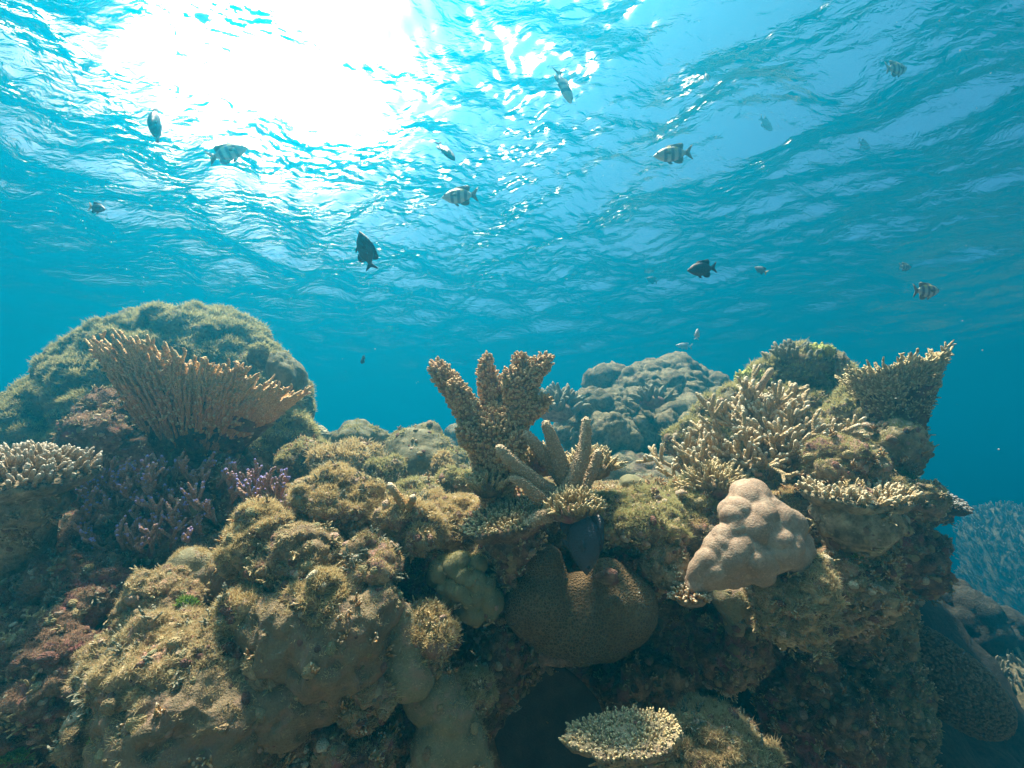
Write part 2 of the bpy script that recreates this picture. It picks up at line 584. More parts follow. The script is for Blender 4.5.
def skin_mat(name, a, b, scale=1.0, grain=0.002, spots=None, cells=None):
    """a living coral skin, two tones and fine grain; cells = (size, depth, wall colour) draws corallites"""
    m = NT(name)
    p = geo_pos(m)
    n1 = m.n('TexNoise', Vector=p, Scale=14.0 * scale, Detail=4.0, Roughness=0.6)
    n2 = m.n('TexNoise', Vector=p, Scale=260.0, Detail=2.0, Roughness=0.6)
    c = m.mix(m.ramp(n1.outputs[0], [(0.35, 0.0), (0.65, 1.0)]), a, b)
    h = n2.outputs[0]
    d = grain
    if cells:
        vo = m.n('TexVoronoi', {'feature': 'DISTANCE_TO_EDGE'}, Vector=p, Scale=1.0 / cells[0])
        w = m.ramp(vo.outputs['Distance'], [(0.02, 1.0), (0.26, 0.0)])
        c = m.mix(w, c, cells[2])
        h = m.math('ADD', m.math('MULTIPLY', w, 1.0), m.math('MULTIPLY', n2.outputs[0], 0.15))
        d = cells[1]
    else:
        g = m.ramp(n2.outputs[0], [(0.3, (0.78, 0.78, 0.78)), (0.7, (1.1, 1.1, 1.1))])
        c = m.mix(1.0, c, g, 'MULTIPLY')
    if spots:
        s = m.n('TexNoise', Vector=p, Scale=spots[0], Detail=6.0, Roughness=0.75)
        c = m.mix(m.ramp(s.outputs[0], [(0.50, 0.0), (0.60, 0.9)]), c, spots[1])
        s2 = m.n('TexNoise', Vector=p, Scale=spots[0] * 5, Detail=4.0, Roughness=0.7)
        c = m.mix(m.ramp(s2.outputs[0], [(0.58, 0.0), (0.66, 0.8)]), c, tuple(min(1, 1.9 * x) for x in a))
        h = m.math('ADD', h, s.outputs[0])
    return surface(m, c, h, d, 0.8, 0.3)
def branch_mat(name, low, mid, tip, t0=0.55, t1=0.95, rough=0.8, grain=0.004):
    """branching coral: colour runs from the old base to the growing tip"""
    m = NT(name)
    p = geo_pos(m)
    at = m.n('Attribute', {'attribute_name': 'tip'})
    n1 = m.n('TexNoise', Vector=p, Scale=30.0, Detail=3.0, Roughness=0.6)
    f = m.math('ADD', at.outputs['Fac'], m.math('MULTIPLY', m.math('SUBTRACT', n1.outputs[0], 0.5), 0.5))
    c = m.ramp(f, [(0.0, low), (t0 * 0.8, mid), (t0, mid), (t1, tip)])
    vo = m.n('TexVoronoi', Vector=p, Scale=210.0)
    g = m.ramp(vo.outputs['Distance'], [(0.1, (1.15, 1.15, 1.15)), (0.6, (0.72, 0.72, 0.72))])
    c = m.mix(1.0, c, g, 'MULTIPLY')
    h = m.math('SUBTRACT', 1.0, vo.outputs['Distance'])
    return surface(m, c, h, grain, rough, 0.3)
def crust_mat(name):
    m = NT(name)
    p = geo_pos(m)
    va = m.n('Attribute', {'attribute_name': 'var'})
    n1 = m.n('TexNoise', Vector=p, Scale=90.0, Detail=4.0, Roughness=0.7)
    f = m.math('ADD', va.outputs['Fac'], m.math('MULTIPLY', m.math('SUBTRACT', n1.outputs[0], 0.5), 0.25))
    c = m.ramp(f, [(0.12, (0.10, 0.06, 0.045)), (0.28, (0.22, 0.10, 0.08)), (0.40, (0.27, 0.20, 0.11)), (0.52, (0.40, 0.30, 0.15)), (0.62, (0.24, 0.23, 0.12)), (0.74, (0.42, 0.26, 0.20)), (0.88, (0.55, 0.48, 0.34))])
    vo = m.n('TexVoronoi', Vector=p, Scale=300.0)
    return surface(m, c, m.math('ADD', n1.outputs[0], vo.outputs['Distance']), 0.004, 0.85)
def turf_mat(name, low, a, b, tip):
    m = NT(name)
    at = m.n('Attribute', {'attribute_name': 'tip'})
    va = m.n('Attribute', {'attribute_name': 'var'})
    c = m.mix(va.outputs['Fac'], a, b)
    c = m.mix(m.ramp(at.outputs['Fac'], [(0.55, 0.0), (1.0, 0.7)]), c, tip)
    c = m.mix(m.ramp(at.outputs['Fac'], [(0.0, 0.8), (0.45, 0.0)]), c, low)
    return surface(m, c, None, rough=0.9, spec=0.1, transl=0.45)
# ------------------------------------------------------------------ palette
M = {}
M['base'] = rock_mat('encrusted_reef_rock', [(0.13, 0.085, 0.055), (0.26, 0.185, 0.115), (0.36, 0.28, 0.18)], 0.35)
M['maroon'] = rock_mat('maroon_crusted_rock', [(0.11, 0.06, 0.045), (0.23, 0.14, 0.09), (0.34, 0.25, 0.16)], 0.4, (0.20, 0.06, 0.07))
M['tan'] = rock_mat('tan_turfed_rock', [(0.16, 0.11, 0.07), (0.28, 0.21, 0.13), (0.38, 0.30, 0.19)], 0.18)
M['pinktan'] = rock_mat('pink_and_tan_rock', [(0.26, 0.16, 0.10), (0.38, 0.28, 0.17), (0.46, 0.37, 0.23)], 0.3, (0.28, 0.13, 0.12))
M['grey'] = rock_mat('grey_green_rock', [(0.10, 0.10, 0.07), (0.19, 0.18, 0.12), (0.29, 0.27, 0.18)], 0.1)
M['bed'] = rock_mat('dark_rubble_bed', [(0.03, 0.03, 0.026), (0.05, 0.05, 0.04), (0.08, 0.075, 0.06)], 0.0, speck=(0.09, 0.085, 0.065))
M['far'] = rock_mat('distant_coral_mound', [(0.11, 0.105, 0.065), (0.20, 0.185, 0.115), (0.30, 0.275, 0.18)], 0.05)
M['column'] = rock_mat('knobbed_column', [(0.20, 0.17, 0.11), (0.31, 0.27, 0.18), (0.42, 0.37, 0.25)], 0.08)
M['smooth'] = skin_mat('smooth_brown_coral', (0.16, 0.115, 0.065), (0.26, 0.19, 0.11), 0.8, 0.004, (14.0, (0.27, 0.17, 0.115)))
M['olive'] = skin_mat('smooth_olive_coral', (0.12, 0.115, 0.065), (0.20, 0.185, 0.105), 1.0, 0.003, (18.0, (0.27, 0.24, 0.14)))
M['porites'] = skin_mat('smooth_pinkish_tan_coral', (0.29, 0.195, 0.135), (0.37, 0.26, 0.185), 0.9, 0.0022, (30.0, (0.40, 0.30, 0.215)))
M['yellowgrey'] = skin_mat('yellow_grey_lobed_coral', (0.17, 0.155, 0.075), (0.26, 0.235, 0.125), 0.9, 0.0016)
M['brain'] = skin_mat('honeycomb_brain_coral', (0.08, 0.055, 0.026), (0.135, 0.092, 0.043), 0.7, 0.002, None, (0.0072, 0.004, (0.215, 0.145, 0.07)))
M['ridgebrain'] = skin_mat('pale_ridged_brain_coral', (0.17, 0.16, 0.10), (0.22, 0.21, 0.13), 0.7, 0.002, None, (0.018, 0.006, (0.45, 0.42, 0.28)))
M['scar'] = rock_mat('scarred_coral_patch', [(0.12, 0.08, 0.055), (0.22, 0.15, 0.10), (0.32, 0.24, 0.16)], 0.2)
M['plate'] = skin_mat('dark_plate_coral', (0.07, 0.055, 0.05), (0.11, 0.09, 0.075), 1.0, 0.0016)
M['leaf'] = skin_mat('grey_green_plate_coral', (0.18, 0.16, 0.09), (0.28, 0.25, 0.145), 0.8, 0.004, (20.0, (0.32, 0.22, 0.15)))
M['vase'] = branch_mat('orange_brown_branches', (0.34, 0.15, 0.07), (0.74, 0.32, 0.12), (0.95, 0.68, 0.36), 0.4, 1.0)
M['gold'] = branch_mat('golden_brown_cone', (0.20, 0.145, 0.07), (0.36, 0.265, 0.125), (0.80, 0.66, 0.36), 0.6, 1.0)
M['vasebase'] = rock_mat('vase_foot', [(0.07, 0.045, 0.035), (0.14, 0.09, 0.055), (0.20, 0.16, 0.08)], 0.3)
M['elk'] = branch_mat('knobbed_tan_branches', (0.32, 0.18, 0.10), (0.56, 0.34, 0.18), (0.88, 0.62, 0.32), 0.35, 1.0)
M['elkcore'] = skin_mat('tan_branch_core', (0.30, 0.19, 0.11), (0.38, 0.25, 0.15), 2.0, 0.003)
M['stag'] = branch_mat('pale_tipped_branches', (0.22, 0.145, 0.075), (0.58, 0.43, 0.23), (0.86, 0.76, 0.56), 0.82, 1.0)
M['finger'] = branch_mat('thick_grey_brown_branches', (0.32, 0.22, 0.13), (0.47, 0.33, 0.20), (0.66, 0.52, 0.34), 0.7, 1.0, 0.8, 0.003)
M['creamtip'] = branch_mat('cream_tipped_fingers', (0.24, 0.16, 0.09), (0.50, 0.36, 0.18), (0.80, 0.68, 0.46), 0.55, 1.0)
M['goldtip'] = branch_mat('golden_fingers', (0.28, 0.19, 0.09), (0.50, 0.37, 0.17), (0.76, 0.62, 0.36), 0.5, 1.0)
M['whitetip'] = branch_mat('white_tipped_fingers', (0.26, 0.17, 0.10), (0.50, 0.37, 0.22), (0.80, 0.72, 0.58), 0.6, 1.0)
M['bluetip'] = branch_mat('blue_tipped_branchlets', (0.20, 0.11, 0.08), (0.54, 0.31, 0.21), (0.42, 0.38, 0.85), 0.92, 1.0)
M['bluegrey'] = branch_mat('blue_grey_fingers', (0.10, 0.10, 0.09), (0.20, 0.19, 0.16), (0.42, 0.42, 0.40), 0.5, 1.0)
M['green'] = branch_mat('green_tipped_fingers', (0.20, 0.20, 0.08), (0.38, 0.38, 0.14), (0.62, 0.68, 0.18), 0.5, 1.0)
M['slope'] = branch_mat('pale_slope_fingers', (0.15, 0.15, 0.10), (0.26, 0.25, 0.17), (0.38, 0.37, 0.27), 0.45, 1.0)
M['orange'] = branch_mat('orange_fingers', (0.25, 0.12, 0.04), (0.55, 0.30, 0.10), (0.85, 0.70, 0.50), 0.6, 1.0)
M['turf'] = turf_mat('golden_turf', (0.24, 0.17, 0.08), (0.46, 0.34, 0.15), (0.62, 0.49, 0.25), (0.82, 0.70, 0.42))
M['turfg'] = turf_mat('greenish_turf', (0.18, 0.16, 0.07), (0.36, 0.33, 0.14), (0.50, 0.45, 0.21), (0.70, 0.64, 0.34))
M['turfp'] = turf_mat('pinkish_turf', (0.22, 0.145, 0.08), (0.45, 0.34, 0.175), (0.58, 0.47, 0.26), (0.78, 0.67, 0.42))
M['turfr'] = turf_mat('reddish_brown_turf', (0.12, 0.07, 0.055), (0.26, 0.16, 0.115), (0.38, 0.26, 0.18), (0.52, 0.40, 0.27))
M['crust'] = crust_mat('crusts_of_many_colours')
M['weed'] = turf_mat('bright_green_weed', (0.07, 0.12, 0.02), (0.13, 0.25, 0.04), (0.22, 0.36, 0.07), (0.38, 0.50, 0.14))

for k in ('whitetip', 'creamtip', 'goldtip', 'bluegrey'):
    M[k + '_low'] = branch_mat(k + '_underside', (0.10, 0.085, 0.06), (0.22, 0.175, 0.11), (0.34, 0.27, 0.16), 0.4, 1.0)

# ------------------------------------------------------------------ sea bed and the reef slope
def make_seabed():
    n = 220
    t = np.linspace(-1, 1, n)
    w = 8 * t + 30 * np.sign(t) * np.abs(t) ** 3
    X, Y = np.meshgrid(w, w + 3.5)
    x, y = X.ravel(), Y.ravel()
    q = np.stack([x, y, 0 * x], 1)
    z = -6.2 + 0.25 * fbm(q / 3.0, 3, 3) + 0.05 * fbm(q / 0.5, 3, 4)
    o = make_mesh('seabed', np.stack([x, y, z], 1), grid_faces(n, n), M['bed'])
    tag(o, 'rubble sea bed below the reef', None, None, 'structure')
make_seabed()
def make_bounce_sand():
    """an unseen sandy sheet added below and behind the camera as bounce light"""
    n = 160
    X, Y = np.meshgrid(np.linspace(-6, 6, n), np.linspace(-7, 1.6, n))
    x, y = X.ravel(), Y.ravel()
    q = np.stack([x, y, 0 * x], 1)
    z = -1.45 + 0.10 * fbm(q / 1.6, 3, 61) + 0.012 * np.sin(9 * y + 2.0 * noise3(q * 1.3, 62) + 1.5 * x)
    edge = smooth(4.2, 6.0, np.abs(x)) + smooth(-4.5, -7.0, y)
    m = NT('pale_bounce_sand')
    p = geo_pos(m)
    n1 = m.n('TexNoise', Vector=p, Scale=3.0, Detail=5.0, Roughness=0.6)
    n2 = m.n('TexNoise', Vector=p, Scale=180.0, Detail=3.0, Roughness=0.7)
    c = m.ramp(n1.outputs[0], [(0.35, (0.15, 0.125, 0.085)), (0.65, (0.22, 0.185, 0.13))])
    o = make_mesh('bounce_sand', np.stack([x, y, z - 3.0 * edge], 1), grid_faces(n, n), surface(m, c, n2.outputs[0], 0.003, 0.9))
    tag(o, 'unseen sandy sheet added to bounce light onto the reef', None, None, 'structure')
make_bounce_sand()  # added out of view: its bounce fills the shaded reef faces
def make_ridge():
    """the reef carries on behind the shelf and down to the right: the ground under the far mounds"""
    for name, balls, sd in (('reef_ridge', [(1.0, 4.2, -2.42, 2.5), (-0.45, 4.4, -0.62, 0.75), (2.6, 5.2, -3.2, 2.6), (-0.6, 4.4, -2.9, 2.4), (-2.6, 4.6, -3.2, 2.6), (0.2, 3.4, -2.2, 1.8)], 71),
                            ('reef_foot', [(3.1, 3.4, -3.6, 1.7), (2.9, 2.6, -3.1, 1.2), (4.6, 3.6, -3.9, 2.1)], 72)):
        b = np.array(balls)
        v, f = lobe_body(b[:, :3], b[:, 3], 0.25, 6)
        v = displace(v, f, ('fbm', 0.9, 0.16, sd), ('lump', 0.30, 0.10, sd + 1))
        v = displace(v, f, ('lump', 0.12, 0.04, sd + 2))
        tag(make_mesh(name, v, f, M['bed']), 'dark rubble ground of the reef falling away', None, None, 'structure')
make_ridge()
def cr(ctrl, t):
    """Catmull-Rom through rows of ctrl at parameters t (0..len-1)"""
    n = len(ctrl)
    i = np.clip(np.floor(t).astype(int), 0, n - 2)
    f = (t - i).reshape((-1,) + (1,) * (ctrl.ndim - 1))
    g = lambda k: ctrl[np.clip(k, 0, n - 1)]
    p0, p1, p2, p3 = g(i - 1), g(i), g(i + 1), g(i + 2)
    return 0.5 * (2 * p1 + (p2 - p0) * f + (2 * p0 - 5 * p1 + 4 * p2 - p3) * f ** 2 + (3 * p1 - p0 - 3 * p2 + p3) * f ** 3)
#         px   d at py 768, 690, 620, 560 | front edge of the shelf (py, d) | back of the shelf (py, d)
COLS = [(-420, 1.00, 1.10, 1.20, 1.35, 520, 1.60, 470, 2.6),
        (-200, 1.00, 1.10, 1.22, 1.38, 525, 1.60, 470, 2.6),
        (0,    1.05, 1.15, 1.28, 1.42, 535, 1.60, 470, 2.6),
        (90,   1.02, 1.10, 1.22, 1.38, 530, 1.60, 470, 2.6),
        (180,  0.98, 1.05, 1.18, 1.34, 525, 1.55, 470, 2.6),
        (265,  0.93, 1.00, 1.12, 1.24, 525, 1.40, 472, 2.6),
        (340,  0.95, 1.02, 1.10, 1.18, 520, 1.32, 474, 2.6),
        (420,  1.05, 1.14, 1.18, 1.20, 518, 1.32, 476, 2.6),
        (490,  1.30, 1.32, 1.28, 1.24, 515, 1.30, 478, 2.6),
        (560,  1.55, 1.55, 1.42, 1.30, 515, 1.32, 480, 2.6),
        (630,  1.60, 1.75, 1.62, 1.34, 520, 1.30, 482, 2.7),
        (700,  1.55, 1.80, 1.72, 1.34, 525, 1.30, 482, 2.7),
        (770,  1.60, 1.75, 1.66, 1.34, 520, 1.32, 482, 2.6),
        (840,  1.66, 1.68, 1.52, 1.36, 505, 1.36, 470, 2.5),
        (874,  1.75, 1.66, 1.48, 1.40, 500, 1.46, 465, 2.4),
        (897,  1.90, 1.80, 1.62, 1.55, 498, 1.60, 465, 2.3),
        (900,  2.60, 2.50, 2.40, 2.30, 500, 2.30, 480, 2.5),
        (860,  3.40, 3.40, 3.30, 3.30, 520, 3.00, 500, 2.9)]
def make_slope():
    rows = []
    for (px, a, b, c, e, fy, fd, by, bd) in COLS:
        pts = [(1150, a * 0.95), (900, a * 0.97), (768, a), (690, b), (620, c), (560, e), (fy, fd), (by + 14, (fd + bd) / 2), (by + 6, bd), (by + 26, bd + 0.5), (700, bd + 0.8), (1000, bd + 1.0)]
        rows.append([P(px, y, d) for y, d in pts])
    ctrl = np.array(rows)                            # columns x rows x 3
    nu, nv = 620, 460
    g = cr(ctrl, np.linspace(0, len(ctrl) - 1, nu))
    tv = np.interp(np.linspace(0, 1, nv), [0, 0.10, 0.85, 1], [0, 1.6, 8.2, ctrl.shape[1] - 1])
    g = cr(np.swapaxes(g, 0, 1), tv)                 # rows x columns x 3
    v = g.reshape(-1, 3)
    f = grid_faces(nu, nv)
    v = displace(v, f, ('fbm', 0.22, 0.055, 11), ('lump', 0.10, 0.030, 12))
    v = displace(v, f, ('lump', 0.035, 0.014, 13), ('ridge', 0.05, 0.012, 14), ('pit', 0.035, 0.018, 16), ('fbm', 0.012, 0.005, 15))
    o = make_mesh('reef_slope', v, f, M['base'])
    tag(o, 'encrusted rock face and shelf of the reef', None, None, 'structure')
    infront = lambda p, m: ((p[:, 1] < 2.9) & (p[:, 2] > -0.75)).astype(float)
    turf('turf_algae', v, f, M['turf'], None, 170000, 0.013, 0.0011, 0.2, 0.03, 0.08, 31, label='golden turf algae over the reef shelf',
         limit=lambda p, m: infront(p, m) * smooth(-0.45, -0.1, p[:, 2]))
    turf('red_turf_algae', v, f, M['turfr'], None, 120000, 0.011, 0.0011, -0.1, 0.035, 0.05, 32, label='reddish brown turf algae on the reef face',
         limit=lambda p, m: infront(p, m) * smooth(0.0, -0.25, p[:, 2]))
    nodules(v, f, o, 3000, 33, limit=infront)
    return v, f
slope_v, slope_f = make_slope()

T_FLUFF = dict(per_m2=330000, length=0.014, width=0.0009, up=0.0, clump=0.022, cover=0.12)
T_SHORT = dict(per_m2=260000, length=0.009, width=0.0009, up=0.1, clump=0.022, cover=0.06)
T_FAR = dict(per_m2=60000, length=0.022, width=0.0022, up=0.15, clump=0.05, cover=0.12)

# ------------------------------------------------------------------ builders of the things on the reef
def boulder(name, label, cat, px, py, d, rx, ry, rd=None, mat='tan', n=14, seed=1, layers=None, sub=5, k=0.12, tf=None, tfm='turf', rmin=0.25, rmax=0.5, core=0.72, roll=0, group=None, body='rock', lobes=None):
    """a rounded mass at px, py, depth d; rx, ry its half size in pixels there, rd its half depth in pixels"""
    s = d / F
    rd = rd if rd is not None else 0.5 * (rx + ry)
    rng = np.random.RandomState(seed)
    if lobes is None:
        q = unit(rng.normal(size=(n, 3)))
        r = rng.uniform(rmin, rmax, n)
        c = np.concatenate([[(0, 0, 0)], q * (1 - r * 0.85)[:, None]])
        r = np.concatenate([[core], r])
    else:
        c, r = lobes
    v, f = lobe_body(c, r, k, sub, (0, 0, 0))
    v = v * (np.array((rx, rd, ry)) * s)
    if roll:
        a = R(roll)
        v = v @ np.array([[math.cos(a), 0, math.sin(a)], [0, 1, 0], [-math.sin(a), 0, math.cos(a)]])
    v = v + P(px, py, d)
    if layers is None:
        layers = [[('fbm', 0.5 * rx * s, 0.22 * rx * s, seed), ('ridge', 0.10, 0.016, seed + 6), ('lump', 0.055, 0.024, seed + 3)], [('lump', 0.024, 0.010, seed + 1), ('pit', 0.030, 0.016, seed + 7), ('ridge', 0.020, 0.004, seed + 4), ('fbm', 0.009, 0.004, seed + 2)]]
        sub = max(sub, 6) if rx * s > 0.06 else sub
        v = (v - P(px, py, d)) * max(0.55, 1 - 0.019 / (0.5 * (rx + ry) * s)) + P(px, py, d)
    for L in (layers if layers and isinstance(layers[0], list) else [layers]):
        if L:
            v = displace(v, f, *L)
    if tf is None and mat in ('maroon', 'grey', 'column') and d < 2.2 and cat == 'coral rock':
        tf = dict(T_SHORT, cover=-0.04)
        tfm = 'turfr' if mat == 'maroon' else 'turfg'
    if tf is None:
        return tag(make_mesh(name, v, f, M[mat]), label, cat, group), v, f
    lo = v[:, 2].min()
    c = P(px, py, d)
    t = thing(name, (c[0], c[1], lo), label, cat, group)
    part(body, v, f, M[mat], t)
    if isinstance(tf, dict):
        turf('turf_algae', v, f, M[tfm], t, seed=seed + 50, **tf)
    if d < 2.0:
        nodules(v, f, t, 700 if mat in ('smooth', 'leaf', 'olive', 'yellowgrey') else 3000, seed + 70)
    return t, v, f
def lobes_px(spec, px, py):
    """balls given in pixels (x, y, radius, nearness) round px, py, as unit-space lobes with 1 unit = 100 px"""
    c = np.array([((x - px) / 100, -z / 100, -(y - py) / 100) for x, y, r, z in spec])
    return c, np.array([r / 100 for x, y, r, z in spec])
def shaped(name, label, cat, px, py, d, spec, mat, k=0.05, sub=5, layers=None, seed=1, group=None, depth=1.0, **kw):
    return boulder(name, label, cat, px, py, d, 100, 100, 100 * depth, mat, seed=seed, layers=layers if layers is not None else [], sub=sub, k=k, lobes=lobes_px(spec, px, py), group=group, **kw)
def disc_points(rx, ry, step, rng, edge):
    nx, ny = int(rx * 2.6 / step), int(ry * 2.6 / (step * 0.87))
    pts = []
    for j in range(-ny // 2, ny // 2 + 1):
        for i in range(-nx // 2, nx // 2 + 1):
            pts.append(((i + 0.5 * (j % 2)) * step, j * step * 0.87))
    q = np.array(pts) + rng.normal(size=(len(pts), 2)) * step * 0.22
    th = np.arctan2(q[:, 1] / ry, q[:, 0] / rx)
    rr = np.hypot(q[:, 0] / rx, q[:, 1] / ry)
    return q, th, rr / edge(th)
def table_coral(name, label, px, py, d, rx, ry, normal, flen, frad, step, tipmat, undermat, stalk=None, stalk_r=0.04, cup=0.0, cone=0.05, thick=0.012, seed=1, out=0.5, cat='coral', under_layers=None, group=None, roll=0.0):
    """plate on a stalk with a crop of fingers: rx, ry in metres; stalk = foot point"""
    rng = np.random.RandomState(seed)
    c = P(px, py, d)
    n = unit(np.array(normal, float))
    a = unit(np.array((1.0, 0, 0)) - n * n[0])
    b = np.cross(n, a)
    ph = rng.uniform(0, 6.28, 4)
    edge = lambda th: 1 + 0.06 * np.sin(2 * th + ph[0]) + 0.05 * np.sin(3 * th + ph[1]) + 0.035 * np.sin(7 * th + ph[2]) + 0.025 * np.sin(11 * th + ph[3])
    t = thing(name, stalk if stalk is not None else c - n * cone, label, cat, group)
    # the plate: top rings out, then the underside back in to a cone
    nth = 96
    th = np.linspace(0, 2 * np.pi, nth, endpoint=False)
    rings = []
    for s in np.linspace(0.02, 1, 14):
        rings.append((s, cup * s * s))
    for s, z in ((1.02, -thick * 0.4), (0.98, -thick)):
        rings.append((s, cup * s * s + z))
    for s in np.linspace(0.94, 0.02, 18):
        rings.append((s, cup * s * s - thick - cone * (1 - s) ** 0.8))
    V = []
    for s, z in rings:
        x, y = rx * s * edge(th) * np.cos(th), ry * s * edge(th) * np.sin(th)
        V.append(c + x[:, None] * a + y[:, None] * b + z * n)
    V = np.concatenate(V)
    Fq = grid_faces(nth, len(rings), True)
    V = displace(V, Fq, ('fbm', 0.05, -0.006, seed), ('lump', 0.014, -0.005, seed + 1))
    part('plate', V, Fq, M[undermat], t)
    g = Geo()
    bp, bm = sample(V, Fq, int(area(V, Fq) * 16000), seed + 4, lambda p, m: (m @ n < 0.2).astype(float))
    fingers(g, bp - bm * 0.001, bm + n * 0.5 + 0.3 * rng.normal(size=bp.shape), rng.uniform(0.004, 0.010, len(bp)), frad * 0.62, frad * 0.45, 5, 0.1, seed, t0=0.0)
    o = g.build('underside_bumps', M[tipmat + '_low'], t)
    o['kind'] = 'stuff'
    g = Geo()
    q, thq, rr = disc_points(rx, ry, step, rng, edge)
    ok = rr < 1.0
    q, thq, rr = q[ok], thq[ok], rr[ok]
    outv = np.cos(thq)[:, None] * a + np.sin(thq)[:, None] * b
    B = c + q[:, :1] * a + q[:, 1:] * b + (cup * rr * rr - 0.004)[:, None] * n
    D = n + outv * (out * rr ** 2)[:, None] + 0.16 * rng.normal(size=(len(q), 3))
    L = flen * rng.uniform(0.7, 1.25, len(q)) * (1 - 0.15 * rr)
    fingers(g, B, D, L, frad * rng.uniform(0.85, 1.15, len(q)), frad * 0.8, 7, 0.12, seed)
    e = rng.rand(len(q)) < 0.5                      # small side buds
    fingers(g, B[e] + unit(D[e]) * (L[e] * 0.4)[:, None], D[e] * 0.6 + outv[e] * 0.5 + 0.5 * rng.normal(size=(e.sum(), 3)), L[e] * 0.5, frad * 0.75, frad * 0.6, 6, 0.1, seed + 1, t0=0.3)
    o = g.build('finger_branches', M[tipmat], t)
    o['kind'] = 'stuff'
    if stalk is not None:
        top = c - n * (thick + cone * 0.75)
        g = Geo()
        m = (top + np.array(stalk)) / 2 + rng.normal(size=3) * 0.01
        u = np.linspace(0, 1, 14)[:, None]
        path = (1 - u) ** 2 * np.array(stalk) + 2 * u * (1 - u) * m + u ** 2 * top
        u = u.ravel()
        tube(g, path, stalk_r * (1.15 - 0.4 * u + 0.75 * u ** 4), 28, None, 0.02, seed)
        v, fs, tip = g.arrays()
        v = displace(v, np.concatenate([tris_of(x) for x in fs]), ('fbm', 0.03, 0.006, seed), ('lump', 0.016, 0.004, seed))
        make_mesh('stalk', v - np.array(t.location), fs, M[undermat], t)
        nodules(v, np.concatenate([tris_of(x) for x in fs]), t, 2600, seed + 9)
    return t
def branch_path(rng, p, d, L, lift, n=6, wander=0.12):
    pts = [np.array(p, float)]
    d = unit(np.array(d, float))
    for k in range(n - 1):
        d = unit(d + (0, 0, lift) + wander * rng.normal(size=3))
        pts.append(pts[-1] + d * L / (n - 1))
    return np.array(pts)
def staghorn(name, label, foot, prim, mat, L, r, kids=(3, 5), klen=0.5, lift=0.10, seed=1, levels=2, sides=7, cat='coral', group=None, spread=0.05, tone=0.9, knob=0.0):
    """a thicket: every main branch, with its twigs, is one part"""
    rng = np.random.RandomState(seed)
    t = thing(name, foot, label, cat, group)
    for p0, d0 in prim:
        g = Geo()
        def grow(p, d, L, r, lev):
            pts = branch_path(rng, p, d, L, lift, 7)
            rad = r * np.linspace(1.0, 0.68, 7)
            lo = 0.0 if lev == levels else 0.35
            tube(g, pts, rad, sides, lo + (0.97 - lo) * np.linspace(0, 1, 7), 0.05, rng.randint(9999))
            if lev > 0:
                for k in range(rng.randint(*kids) if lev == levels else rng.randint(0, 3)):
                    i = rng.randint(1, 6)
                    ax = unit(pts[min(6, i + 1)] - pts[i - 1])
                    sd = unit(np.cross(ax, rng.normal(size=3)))
                    grow(pts[i], ax * 0.75 + sd * 0.75 + (0, 0, 0.25), L * klen * rng.uniform(0.6, 1.15), r * 0.86, lev - 1)
        grow(np.array(p0), np.array(d0), L * rng.uniform(0.7, 1.15), r, levels)
        g.build('branch', M[mat], t)
    return t
def hemisphere(rng, n, el0, el1, az0=-180, az1=180):
    az = np.radians(rng.uniform(az0, az1, n))
    el = np.radians(rng.uniform(el0, el1, n))
    return np.stack([np.sin(az) * np.cos(el), np.cos(az) * np.cos(el), np.sin(el)], 1)
def clump(name, label, px, py, d, r_px, n, L, r, mat, seed=1, cat='coral', up=0.6, ball=0.5, group=None):
    """a small cushion of upright fingers on a low dome"""
    rng = np.random.RandomState(seed)
    s = d / F
    c = P(px, py, d)
    dd = hemisphere(rng, n, -5, 88)
    B = c + dd * np.array((r_px * s, r_px * s, r_px * s * ball))
    t = thing(name, c - np.array((0, 0, r_px * s * 0.4)), label, cat, group)
    g = Geo()
    fingers(g, B, dd + (0, 0, up) + 0.25 * rng.normal(size=(n, 3)), L * rng.uniform(0.65, 1.25, n), r, r * 0.75, 7, 0.2, seed)
    m = max(1, n * 2 // 3)
    fingers(g, B[:m] + unit(dd[:m] + (0, 0, up)) * L * 0.35, dd[:m] + (0, 0, up) + 0.7 * rng.normal(size=(m, 3)), L * 0.55, r * 0.85, r * 0.62, 6, 0.2, seed + 1, t0=0.35)
    o = g.build('finger_branches', M[mat], t)
    o['kind'] = 'stuff'
    v, f = ico(3)
    part('base', c + displace(v * np.array((r_px * s * 1.02, r_px * s * 1.02, r_px * s * ball * 1.1)), f, ('fbm', 0.03, 0.006, seed)), f, M['base'], t)
    return t
def weed(name, label, px, py, d, r_px, n, L, seed, cat='seaweed'):
    rng = np.random.RandomState(seed)
    s = d / F
    c = P(px, py, d)
    dd = hemisphere(rng, n, 5, 85, 60, 300)
    B = c + dd * (r_px * s * rng.uniform(0.1, 1.0, n) ** 0.5)[:, None] * np.array((1, 0.5, 0.7))
    side = unit(np.cross(dd, rng.normal(size=(n, 3)))) * L * 0.16
    dirs = unit(dd + 0.5 * rng.normal(size=(n, 3)) + (0, 0, 0.4)) * L * rng.uniform(0.6, 1.3, (n, 1))
    V = np.stack([B - side * 0.5, B + side * 0.5, B + dirs * 0.6 + side, B + dirs * 0.6 - side, B + dirs], 1).reshape(-1, 3)
    o5 = (np.arange(n) * 5)[:, None]
    o = make_mesh(name, V, [o5 + np.array([[0, 1, 2, 3]]), o5 + np.array([[3, 2, 4]])], M['weed'], None,
                  {'tip': np.tile([0, 0, .6, .6, 1.0], n), 'var': np.repeat(rng.rand(n), 5)}, smooth_shade=False)
    return tag(o, label, cat)

